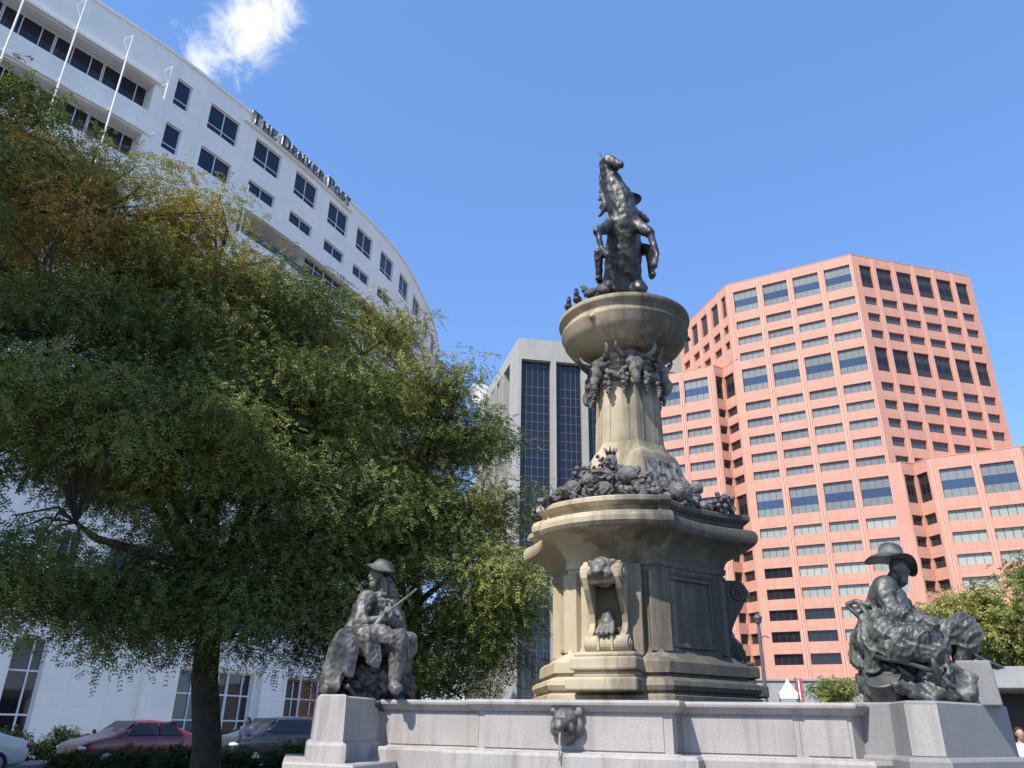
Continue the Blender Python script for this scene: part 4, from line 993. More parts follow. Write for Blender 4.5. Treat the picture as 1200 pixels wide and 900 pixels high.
def statue_prospector():
    T = thing('seated_statue', 'green-grey bronze seated prospector in a floppy wide hat with raised knee on the right podium', 'statue', (4.55, 8.93, 1.79), R(-26.5)); T.scale = (.90, 1, 1)
    k = 1.05; V = lambda x, y, z: (x*k, y*k, z*k)
    m = MB(); C = lambda a, b, r0, r1: m.caps(V(*a), V(*b), r0*k, r1*k)
    E = lambda c, r, M_=None: m.ell(V(*c), [q*k for q in r], M_, 3)
    face(m, V(-.07, -.02, 1.37), .112*k, R(72), R(14), 1.15)
    C((-.12, .02, 1.30), (-.20, .04, 1.16), .08, .11)
    Mx = Matrix.Rotation(R(14), 3, 'Y')
    E((-.26, .04, 1.08), (.20, .22, .22), Mx); E((-.27, .05, .86), (.22, .21, .26)); E((-.24, .05, .62), (.28, .24, .22)); E((-.25, -.05, 1.18), (.15, .2, .12)); E((-.12, -.02, .98), (.10, .18, .18))
    # near arm hangs to the stone by the thigh
    E((-.27, -.16, 1.12), (.13, .11, .13)); C((-.28, -.18, 1.10), (-.16, -.28, .82), .105, .085); C((-.16, -.28, .82), (.16, -.34, .74), .09, .07); C((.16, -.34, .74), (.22, -.32, .40), .085, .055)
    hand(m, V(.23, -.32, .38), (.25, -.1, -.95), (-.4, .2, 0), .10*k, .8)
    # far arm resting on the far thigh
    C((-.16, .18, 1.08), (.02, .16, .86), .10, .08); C((.02, .16, .86), (.28, .08, .78), .075, .055); hand(m, V(.29, .08, .78), (.8, -.1, -.3), (0, 0, -1), .10*k, .7)
    # near thigh low across the front, far leg drawn up: big knee, shin, boot
    C((-.22, -.12, .56), (.18, -.20, .56), .20, .155); C((.18, -.20, .56), (.10, -.30, .22), .13, .09)
    C((-.1, .10, .60), (.50, .02, .72), .19, .165); E((.50, .02, .70), (.17, .16, .20)); C((.53, .02, .66), (.40, .06, .40), .15, .105); C((.40, .06, .36), (.55, .0, .30), .09, .07)
    # coat skirts in heavy folds over hip and seat
    C((-.52, -.12, .80), (-.12, -.30, .86), .10, .10); C((-.60, -.10, .66), (-.30, -.34, .70), .12, .12); C((-.40, -.34, .66), (.02, -.38, .62), .12, .13); C((-.56, -.20, .60), (-.20, -.40, .50), .12, .14); C((-.10, -.36, .52), (.14, -.34, .46), .13, .10); C((-.62, .0, .66), (-.66, .0, .42), .10, .12); C((-.48, -.30, .56), (-.52, -.28, .34), .10, .09)
    C((-.40, .10, .95), (-.55, .08, .6), .16, .2)
    me = blob(m, .010, 3, lambda co, a=folds(22, .045, 9, .9), b=wavy(23, .005, 38): (a(co)+b(co))*np.clip((1.22*k-co[:, 2])*5, .08, 1))
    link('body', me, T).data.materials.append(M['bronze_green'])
    # floppy hat: crown and a drooping brim
    h = MB(); n = 40; hc = Vector(V(-.13, -.01, 1.50)); tilt = Euler((R(-6), R(10), 0)).to_matrix()
    loops = []
    for r, z, dr in ((.02, .145, 0), (.09, .14, 0), (.125, .115, 0), (.14, .06, 0), (.15, .02, 0), (.19, .0, .2), (.25, -.012, .6), (.29, -.03, 1), (.292, -.045, 1), (.25, -.035, .6), (.19, -.03, .2), (.13, -.03, 0)):
        loops.append([hc+tilt @ Vector((r*k*math.cos(a)*1.0, r*k*math.sin(a)*.95, (z-dr*(.03+.05*math.sin(a*2+.6)+.025*math.sin(3*a)))*k)) for a in [2*math.pi*j/n for j in range(n)]])
    h.loft(loops); h.build('hat', M['bronze_green'], T, True)
    # keg with a flat lid
    q = MB(); kc = Vector(V(-.40, -.16, .05)); tl = Euler((R(36), R(-10), 0)).to_matrix()
    q.loft([[kc+tl @ Vector((r*math.cos(a), r*math.sin(a), z)) for a in [2*math.pi*j/28 for j in range(28)]] for r, z in ((.175, -.06), (.19, .05), (.192, .15), (.185, .25), (.205, .253), (.207, .275), (.195, .28), (.19, .274), (.01, .276))]); autosmooth(q.build('keg', M['bronze_green'], T), 30)
    p = MB(); pc = Vector(V(.66, -.04, .385)); tl = Euler((R(14), R(26), R(10))).to_matrix()
    p.loft([[pc+tl @ Vector((r*math.cos(a), r*math.sin(a), z)) for a in [2*math.pi*j/36 for j in range(36)]] for r, z in ((.01, -.03), (.10, -.03), (.155, .02), (.165, .02), (.16, .03), (.095, -.018), (.01, -.018))]); p.build('gold_pan', M['bronze_green'], T, True)
    g = MB(); g.tube([V(-.48, -.36, .44), V(-.2, -.42, .38), V(.12, -.42, .28)], [.03, .028, .026], 8); g.tube([V(.10, -.50, .40), V(.13, -.42, .28), V(.10, -.36, .10)], [.02, .05, .025], 8); g.build('pick', M['bronze'], T, True)
    f = MB()
    f.tube([V(-.72, .02, 1.02), V(-.60, -.06, 1.04), V(-.44, -.10, .98)], .032, 8); f.tube([V(-.72, .02, 1.02), V(-.52, .0, .80)], .034, 8); f.tube([V(-.60, -.06, 1.04), V(-.46, -.12, .84)], .03, 8); f.ell(V(-.46, -.02, .86), (.09, .1, .12), None, 3)
    link('pack_frame', blob(f, .015, 2), T).data.materials.append(M['bronze_green'])
    r = rock(8, [(V(-.2, .1, .18), (.55, .40, .36)), (V(.05, -.16, .14), (.24, .26, .20)), (V(.2, -.12, .2), (.22, .24, .26)), (V(.34, -.05, .14), (.2, .3, .24)), (V(-.5, .1, .2), (.25, .3, .3)), (V(.0, -.26, .06), (.5, .14, .12)), (V(.1, .2, .1), (.5, .4, .4))])
    link('rock', r, T).data.materials.append(M['bronze_green'])
    s = MB(); s.loft([[Vector(V(x, y, z)) for x, y in ((.33-.02*z, -.22), (.70-.08*z, -.20), (.72-.08*z, .25), (.33, .28))] for z in (-.02, .12, .28, .40)]); o = bevel(s.build('stone_block', M['granite_dark'], T), .02, 3)
statue_prospector()

def statue_horse():
    z0 = 8.36
    T = thing('equestrian_statue', 'dark bronze rearing horse with rider on top of the stone bowl', 'statue', (MC.x-.04, MC.y, z0), R(-9)); T.scale = (.99, 1.0, 1.0)
    m = MB(); C = lambda a, b, r0, r1: m.caps(a, b, r0, r1); E = lambda c, r, M_=None: m.ell(c, r, M_, 3)
    # rearing: rump low at the back, barrel climbing toward the viewer's right, chest high
    E((.06, .40, 1.02), (.42, .44, .42)); C((.06, .36, 1.08), (.10, -.02, 1.68), .40, .36); C((.10, -.02, 1.68), (.13, -.24, 2.08), .36, .31); E((.13, -.34, 2.10), (.29, .22, .30))
    E((-.12, -.38, 2.02), (.14, .15, .20)); E((.34, -.36, 2.04), (.14, .15, .20))
    # neck and head, drawn in and turned
    C((.15, -.26, 2.25), (.06, -.32, 2.75), .31, .27); C((.06, -.32, 2.75), (-.10, -.36, 3.22), .26, .19); C((-.10, -.36, 3.22), (-.18, -.42, 3.48), .18, .14); E((-.10, -.48, 3.50), (.13, .15, .15)); C((-.10, -.50, 3.50), (.06, -.66, 3.28), .125, .09); C((.06, -.66, 3.28), (.12, -.74, 3.19), .085, .075); E((.14, -.76, 3.17), (.06, .05, .045)); E((.05, -.62, 3.22), (.05, .09, .07))
    C((-.19, -.40, 3.58), (-.29, -.38, 3.82), .05, .016); C((-.09, -.38, 3.60), (-.09, -.34, 3.80), .045, .014)
    for t in range(11): C((-.20-.03*math.sin(t*2), -.26+.02*t*.4, 2.55+.095*t), (-.31-.03*math.cos(t*3), -.22, 2.40+.095*t), .075, .03)       # mane
    # fore legs: bent, hanging free
    C((-.16, -.40, 1.98), (-.38, -.68, 1.72), .145, .095); C((-.38, -.68, 1.72), (-.29, -.70, 1.30), .075, .05); C((-.29, -.70, 1.30), (-.23, -.80, 1.15), .05, .055); C((-.23, -.80, 1.15), (-.20, -.85, 1.06), .065, .08)
    C((.38, -.36, 2.02), (.62, -.58, 1.66), .15, .10); C((.62, -.58, 1.66), (.72, -.56, 1.20), .078, .052); C((.72, -.56, 1.20), (.68, -.62, 1.02), .052, .057); C((.68, -.62, 1.02), (.66, -.64, .92), .067, .08)
    # hind legs: stifle forward, hock back, hooves down
    for s, dx in ((-1, -.27), (1, .33)):
        C((dx*.8, .36, 1.02), (dx*1.15, .04, .82), .26, .16); C((dx*1.15, .04, .82), (dx*1.15, .32, .56), .135, .085); C((dx*1.15, .32, .56), (dx*1.18, .16, .26), .07, .06); C((dx*1.18, .16, .26), (dx*1.18, .04, .16), .064, .09)
    # tail
    C((.0, .80, 1.1), (-.26, .80, .8), .09, .14); C((-.26, .80, .8), (-.36, .55, .3), .14, .07)
    # breast strap, bridle
    body = blob(m, .022, 3, lambda co, a=folds(33, .018, 7, .6), b=wavy(34, .007, 24): a(co)+b(co))
    link('horse', body, T).data.materials.append(M['bronze'])
    # rider behind the neck, leaning
    r = MB(); C = lambda a, b, r0, r1: r.caps(a, b, r0, r1, 10); E = lambda c, q, M_=None: r.ell(c, q, M_, 3)
    E((.26, .34, 2.40), (.22, .20, .20)); C((.26, .32, 2.45), (.30, .14, 2.88), .19, .20); E((.30, .10, 2.96), (.24, .15, .13)); C((.30, .08, 3.0), (.30, .04, 3.12), .07, .065)
    face(r, (.29, .0, 3.22), .10, R(20), 0, 1.0)
    C((.50, .10, 2.92), (.56, -.14, 2.66), .085, .07); C((.56, -.14, 2.66), (.34, -.34, 2.80), .06, .045); hand(r, (.33, -.35, 2.80), (-.8, -.4, .1), (0, 0, -1), .085, 1.1)
    C((.10, .10, 2.92), (.0, .0, 2.66), .085, .07); C((.0, .0, 2.66), (.12, -.24, 2.76), .06, .045); hand(r, (.12, -.25, 2.76), (.4, -.6, .1), (0, 0, -1), .085, 1.1)
    for s in (-1, 1):
        hx = .1+s*.30
        C((.2+s*.1, .34, 2.34), (hx+s*.20, -.02, 2.05), .15, .115); C((hx+s*.20, -.02, 2.05), (hx+s*.22, .18, 1.60), .105, .07); C((hx+s*.22, .16, 1.56), (hx+s*.24, -.04, 1.48), .07, .055)
    rd = link('rider', blob(r, .016, 2, lambda co, a=folds(36, .022, 12), b=wavy(35, .006, 30): a(co)+b(co)), T); rd.data.materials.append(M['bronze']); rd.location.z = -.40; rd.location.x = .02
    h = MB(); h.lathe([(.01, .14), (.08, .13), (.105, .05), (.115, .0), (.2, -.01), (.215, .0), (.2, -.02), (.1, -.02)], (.29, .0, 3.30), 24); h.build('hat', M['bronze'], rd, True)
    rk = MB()
    q = random.Random(4)
    for i in range(26):
        a = q.uniform(0, 6.28); d = q.uniform(0, .62); rk.ell((d*math.cos(a)+.05, d*math.sin(a)*.9, .12+.12*(1-d)), (q.uniform(.12, .25), q.uniform(.12, .25), q.uniform(.10, .22)), Euler((q.random(), q.random(), q.random())).to_matrix(), 2)
    rk.ell((.42, -.30, .20), (.30, .26, .20), None, 3); rk.ell((0, 0, .05), (.85, .8, .12), None, 3); rk.ell((-.5, -.2, .12), (.35, .2, .10), None, 3)
    link('rock', blob(rk, .03, 1, wavy(6, .03, 9)), T).data.materials.append(M['bronze'])
statue_horse()

# pigeons along the rim of the bowl
def pigeon(az, label, yaw, sc=1.0):
    p = MC+azv(az)*1.16+Vector((0, 0, 8.43))
    T = thing('pigeon', label, 'bird', p, R(-180-az+yaw), 'pigeons on the bowl rim')
    m = MB(); Mx = Matrix.Rotation(R(28), 3, 'X')
    m.ell((0, 0, .13), (.075, .14, .085), Mx, 3); m.ell((0, -.10, .20), (.055, .07, .075), None, 3); m.ell((0, -.125, .265), (.04, .05, .042), None, 3); m.caps((0, -.16, .262), (0, -.205, .25), .014, .006, 6); m.caps((0, .10, .09), (0, .27, .03), .045, .03, 8)
    for s in (-1, 1): m.ell((s*.065, .04, .13), (.02, .14, .06), Mx, 2); m.tube([(s*.03, -.02, .06), (s*.03, -.03, .0)], .01, 6); m.tube([(s*.03, -.03, .008), (s*.035, -.08, .006)], .007, 5)
    link('body', blob(m, .011, 1), T).data.materials.append(M['pigeon']); T.scale = (sc*.8,)*3
M['pigeon'] = plain('pigeon_feathers', (.05, .05, .058), .7, var=.5, scale=20)
pigeon(-113, 'leftmost dark pigeon, lowest on the stone bowl rim', 70)
pigeon(-127, 'dark pigeon second from the left on the bowl rim', 40, 1.1)
pigeon(-142, 'dark pigeon third from the left on the bowl rim', -60, 1.15)
pigeon(-155, 'dark pigeon on the bowl rim right beside the bronze rock', 75, 1.05)
pigeon(72, 'lone dark pigeon upright at the right edge of the bowl rim', -80)

# ------------------------------------------------------------------ trees and shrubs
def leaf_mesh(name, centers, dirs, normals, ln, wd, tint, mat):
    n = len(centers); d = dirs/np.linalg.norm(dirs, axis=1)[:, None]
    s = np.cross(d, normals); s /= np.linalg.norm(s, axis=1)[:, None]+1e-9
    nn = np.cross(s, d)
    L_ = ln[:, None]; W_ = wd[:, None]
    v = np.empty((n, 4, 3)); v[:, 0] = centers; v[:, 1] = centers+d*L_*.45+s*W_*.5+nn*L_*.06; v[:, 2] = centers+d*L_; v[:, 3] = centers+d*L_*.45-s*W_*.5+nn*L_*.06
    me = bpy.data.meshes.new(name); me.vertices.add(n*4); me.vertices.foreach_set('co', v.ravel())
    me.loops.add(n*4); me.loops.foreach_set('vertex_index', np.arange(n*4, dtype=np.int32))
    me.polygons.add(n); me.polygons.foreach_set('loop_start', np.arange(0, n*4, 4, dtype=np.int32)); 
    try: me.polygons.foreach_set('loop_total', np.full(n, 4, dtype=np.int32))
    except Exception: pass
    me.update(calc_edges=True); me.validate()
    a = me.attributes.new('tint', 'FLOAT', 'FACE'); a.data.foreach_set('value', tint.astype(np.float32))
    me.materials.append(mat); return me
def sprays(rs, clumps, per, spray_len, leaf, droop=.45, spread=.55, tintfn=None, pairs=6):
    """pinnate sprays round every clump centre: returns the arrays of a leaf mesh"""
    C = np.repeat(clumps, per, axis=0); n = len(C)
    off = np.clip(rs.randn(n, 3), -1.8, 1.8)*np.array([spread, spread, spread*.5]); base = C+off
    out = off.copy(); out[:, 2] *= .5; out += rs.randn(n, 3)*.25; out /= np.linalg.norm(out, axis=1)[:, None]+1e-9
    out[:, 2] -= droop; out /= np.linalg.norm(out, axis=1)[:, None]
    up_ = np.tile(np.array([0, 0, 1.0]), (n, 1))+rs.randn(n, 3)*.35
    side = np.cross(out, up_); side /= np.linalg.norm(side, axis=1)[:, None]+1e-9
    nor = np.cross(side, out)
    tb = np.zeros(n) if tintfn is None else tintfn(base, np.repeat(np.arange(len(clumps)), per))
    cs, ds, ns, ls, ws, ts = [], [], [], [], [], []
    sl = spray_len*rs.uniform(.7, 1.25, n)
    for k in range(pairs):
        t = (k+.5)/pairs
        ax = base+out*(sl*t)[:, None]; ax[:, 2] -= (t**2)*.22*sl
        for s in (-1, 1):
            d = side*s*.85+out*.55+rs.randn(n, 3)*.22; d[:, 2] -= .12
            cs.append(ax); ds.append(d); ns.append(nor+rs.randn(n, 3)*.4)
            ls.append(leaf*rs.uniform(.75, 1.25, n)*(1-.3*abs(t-.5))); ws.append(leaf*.40*rs.uniform(.8, 1.2, n)); ts.append(np.clip(tb+rs.randn(n)*.05, 0, 1))
    return tuple(np.concatenate(x) for x in (cs, ds, ns, ls, ws, ts))
def tree(name, label, cat, base, fork, tr, ells, nclump, per, spray_len, leaf, seed, mat, tintfn, group=None, limbs=8, spread=.5, droop=.45, trunkmat='bark', shell=.33, sub=10, lump=1.15):
    rs = np.random.RandomState(seed); rd = random.Random(seed)
    T = thing(name, label, cat, base, 0, group); B = np.array(base)
    E = [(np.array(c), np.array(r)) for c, r in ells]; vol = np.array([r.prod() for _, r in E]); vol = vol/vol.sum()
    cl = []
    for i in range(nclump):
        if i % sub == 0:
            c, r = E[rs.choice(len(E), p=vol)]; d = rs.randn(3); d /= np.linalg.norm(d); hub = c+d*r*rs.uniform(0, 1)**shell
        cl.append(hub+np.clip(rs.randn(3), -1.7, 1.7)*np.array([.46, .46, .17])*lump)
    cl = np.array(cl)-B; cl = cl[cl[:, 2] > .3]
    m = MB(); f = Vector(fork)-Vector(base)
    wob = [Vector((0, 0, 0)), f*.35+Vector((.05, .03, 0)), f*.7+Vector((-.04, 0, 0)), f]
    m.tube([(0, 0, -.05), (0, 0, .12), *wob[1:]], [tr*1.45, tr*1.15, tr*.98, tr*.9, tr*.85], 14)
    # limbs reach the middle of each lobe and go on to its far side
    nodes_ = []
    for c, r in E:
        c = Vector(c-B); far = c+(c-f).normalized()*float(r.min())*.75
        mid = f.lerp(c, .5)+Vector((rd.uniform(-.3, .3), rd.uniform(-.3, .3), .35))
        pts = [f-Vector((0, 0, .15)), f.lerp(mid, .5)+Vector((0, 0, .12)), mid, c, far]
        m.tube(pts, [tr*.62, tr*.5, tr*.38, tr*.22, tr*.07], 8)
        for a, b, r0 in ((mid, c, .3), (c, far, .18)):
            for t in (0, .35, .7): nodes_.append((a.lerp(b, t), tr*r0*(1-t*.4)))
    na = np.array([p for p, _ in nodes_])
    for i, p in enumerate(cl):
        j = int(np.argmin(((na-p)**2).sum(1))); q, rr = nodes_[j]; p_ = Vector(p); ln = (p_-q).length
        if i % 2 and ln > 1.2 or i % 4 == 0:
            mid = q.lerp(p_, .5)+Vector((rd.uniform(-.12, .12)*ln, rd.uniform(-.12, .12)*ln, .12*ln)); m.tube([q, mid, p_], [min(rr*.5, .05), .022, .008], 5, cap=False)
    tk = m.build('trunk', M[trunkmat], T, True)
    arr = sprays(rs, cl, per, spray_len, leaf, droop, spread, (lambda p, k: tintfn(p+B, k, rs)))
    link('crown', leaf_mesh('crown', *arr, M[mat]), T); return T
def tint_main(p, k, rs):
    k = k//10; r = np.random.RandomState(5).rand(6000)[k]; r2 = np.random.RandomState(8).rand(6000)[k]
    g = np.clip((p[:, 2]-7.6)/1.8, 0, 1)*np.clip((-3.9-p[:, 0])/1.6, 0, 1)
    return np.clip(.24+.30*r+g*(.22+.40*r2**1.2), 0, .97)
tree('honey_locust', 'large honey locust turning golden at the top, dark trunk beside the parked cars', 'tree', (-5.2, 15.15, 0), (-5.4, 14.6, 3.1), .25,
     [((-7.8, 12.2, 9.7), (2.0, 2.0, 1.8)), ((-6.1, 13.9, 9.2), (1.9, 1.9, 1.6)), ((-7.1, 11.6, 6.4), (2.0, 2.1, 1.8)), ((-5.6, 13.4, 6.4), (2.2, 2.2, 1.8)), ((-4.4, 14.9, 7.3), (1.6, 1.7, 1.3)), ((-6.3, 11.8, 4.0), (1.4, 1.4, .9)), ((-4.9, 14.2, 4.3), (2.0, 2.0, 1.2)), ((-3.7, 15.5, 4.0), (1.3, 1.2, .9)), ((-6.9, 11.6, 3.3), (1.2, 1.2, .7)), ((-5.6, 13.2, 3.4), (1.6, 1.4, .6)), ((-4.0, 14.6, 3.4), (1.3, 1.2, .6)), ((-7.5, 11.2, 3.1), (1.2, 1.2, .8)), ((-6.0, 12.2, 2.8), (1.1, 1.0, .6)), ((-4.7, 13.6, 2.8), (1.2, 1.0, .5)), ((-3.5, 15.0, 2.9), (1.2, 1.0, .6))],
     1500, 40, .26, .064, 3, 'leaf', tint_main, spread=.27)
def tint_green(p, k, rs):
    k = k//10; r = np.random.RandomState(6).rand(6000)[k]; return np.clip(.26+.36*r+.1*np.clip((p[:, 2]-6)/3, 0, 1), 0, .62)
tree('honey_locust', 'green honey locust with low drooping crown behind the left bronze statue', 'tree', (-1.7, 17.0, 0), (-1.9, 16.8, 2.7), .2,
     [((-3.3, 16.3, 8.5), (1.85, 1.8, 1.6)), ((-1.9, 16.9, 6.6), (1.75, 1.8, 1.6)), ((-1.25, 16.5, 4.3), (1.6, 1.7, 1.4)), ((-3.4, 15.9, 5.5), (1.8, 1.8, 1.7)), ((-2.2, 16.0, 3.0), (1.35, 1.2, .95)), ((-.75, 16.5, 3.1), (1.05, 1.1, 1.0)), ((-1.2, 16.8, 2.2), (.9, .9, .5)), ((-2.6, 16.2, 2.4), (.9, .9, .6))],
     1020, 40, .26, .064, 4, 'leaf', tint_green, spread=.27)
def tint_dark(p, k, rs): return np.clip(.12+.2*np.random.RandomState(7).rand(6000)[k]+.14*np.clip((p[:, 2]-9)/4, 0, 1), 0, .6)
tree('honey_locust', 'dark locust crown entering at the left edge of the photo', 'tree', (-15.6, 14.4, 0), (-15.4, 14.5, 4.0), .3,
     [((-13.7, 15.2, 12.6), (2.6, 2.5, 2.1)), ((-14.6, 14.6, 14.6), (2.5, 2.4, 1.9)), ((-13.1, 15.3, 9.6), (2.3, 2.2, 1.8)), ((-12.7, 15.1, 6.9), (1.9, 1.9, 1.4)), ((-16.0, 13.8, 11.4), (3.0, 3.0, 2.4))],
     800, 32, .34, .10, 9, 'leaf', tint_dark, spread=.34, lump=1.3)
tree('honey_locust', 'unseen locust added beyond the left edge to shade the white parked car', 'tree', (-19.5, 19.0, 0), (-19.4, 19.1, 3.2), .26,  # out-of-view tree added for its shade on the cars
     [((-19.5, 19.2, 9.4), (3.2, 3.2, 2.4)), ((-18.2, 20.6, 7.2), (2.4, 2.4, 1.6)), ((-20.6, 18.0, 7.0), (2.6, 2.6, 1.8)), ((-17.8, 19.0, 11.0), (1.8, 1.8, 1.4))], 330, 24, .34, .15, 12, 'leaf', tint_dark, spread=.4)
tree('honey_locust', 'nearest locust, unseen, added beyond the left edge to shade the golden locust', 'tree', (-10.6, 7.0, 0), (-10.5, 7.1, 4.4), .26,  # out-of-view crown added and shaped to shade the lower golden locust
     [((-10.3, 7.4, 10.6), (2.5, 2.2, 1.9)), ((-9.8, 7.9, 8.4), (1.7, 1.7, 1.2)), ((-11.8, 6.4, 9.6), (2.3, 2.3, 1.9)), ((-11.0, 6.3, 13.0), (2.3, 2.0, 2.0)), ((-10.4, 5.2, 12.0), (2.1, 1.9, 1.7)), ((-10.9, 6.9, 14.3), (2.0, 1.7, 1.5))], 620, 26, .34, .13, 13, 'leaf', tint_dark, spread=.36)
def tint_far(p, k, rs): return np.clip(.38+.30*np.random.RandomState(17).rand(6000)[k], 0, .9)
tree('street_tree', 'yellow-green street tree behind the knee of the seated prospector', 'tree', (25.7, 42.9, 0), (25.7, 42.9, 3.6), .2,
     [((25.3, 42.9, 6.9), (2.0, 2.0, 1.6)), ((26.6, 43.0, 6.6), (1.9, 2.0, 1.7)), ((24.4, 42.9, 7.4), (1.2, 1.4, 1.3)), ((27.6, 42.6, 7.0), (1.6, 1.6, 1.4)), ((26.0, 42.6, 5.3), (2.2, 2, .9))], 130, 30, .55, .19, 21, 'leaf', tint_far, limbs=4, spread=.45, lump=1.5)
tree('street_tree', 'street tree cut by the right edge of the photo, brushing the salmon tower', 'tree', (26.9, 37.0, 0), (26.8, 37.0, 4.2), .18,
     [((26.3, 37.0, 8.4), (1.5, 1.5, 1.6)), ((27.6, 37, 8.0), (1.6, 1.6, 1.8)), ((26.6, 37.2, 6.6), (1.2, 1.2, .9))], 80, 28, .5, .17, 22, 'leaf', tint_far, spread=.45)
tree('street_tree', 'small leafy green tree in front of the grey podium wall', 'tree', (18.76, 46.35, 0), (18.76, 46.35, 2.6), .08,
     [((18.76, 46.35, 3.6), (.75, .7, .7)), ((19.1, 46.3, 3.3), (.5, .5, .5))], 40, 26, .3, .13, 23, 'leaf', tint_far, spread=.25)

def shrub(label, c, r, seed, tlo=.2, thi=.7, group='shrubs along the street', leaf=.075, flowers=0, n=70):
    rs = np.random.RandomState(seed); T = thing('shrub', label, 'shrub', c, 0, group)
    d = rs.randn(n, 3); d /= np.linalg.norm(d, axis=1)[:, None]; cl = d*np.array(r)*(rs.rand(n, 1)**.4); cl[:, 2] = abs(cl[:, 2])*1.0+r[2]*.15
    arr = sprays(rs, cl, 26, .16, leaf, .1, .14, lambda p, k: tlo+(thi-tlo)*rs.rand(n)[k], 5)
    link('foliage', leaf_mesh('foliage', *arr, M['leaf_dark']), T)
    m = MB()
    for p in cl[::5]: m.tube([(0, 0, -.03), Vector(p)*.5+Vector((.03, 0, .05)), p], [.02, .014, .006], 5, cap=False)
    m.build('stem', M['bark'], T, True)
    if flowers:
        q = cl[rs.rand(n) < flowers]; arr = sprays(rs, q*1.12, 6, .07, .05, 0, .1, lambda p, k: rs.rand(len(q))[k], 3); link('blossom', leaf_mesh('blossom', *arr, M['flower']), T)
SH = [('low green shrub behind the white car boot', (-17.1, 29.2, 0), (.9, .8, .95)), ('broad green shrub between the white and red cars', (-15.6, 30.4, 0), (1.0, .9, .95)), ('green shrub with pink blossom behind the red bonnet', (-13.6, 31.6, 0), (.9, .8, 1.0)),
      ('dark hedge shrub in front of the red car nose', (-9.6, 22.4, 0), (1.0, .8, .62)), ('dark hedge shrub in front of the red car doors', (-8.2, 22.0, 0), (1.0, .8, .72)), ('dark hedge shrub left of the locust trunk', (-6.9, 21.6, 0), (.9, .8, .70)),
      ('dark hedge shrub right of the locust trunk', (-5.3, 21.4, 0), (.9, .8, .80)), ('rounded hedge shrub in front of the dark van', (-4.3, 20.2, 0), (.8, .7, .72)), ('dark hedge shrub at the lower left corner behind the white car', (-11.3, 22.9, 0), (.8, .7, .5))]
for i, (lb, c, r) in enumerate(SH): shrub(lb, c, r, 60+i, .1, .75 if i < 3 else .45, flowers=.45 if i == 2 else 0)

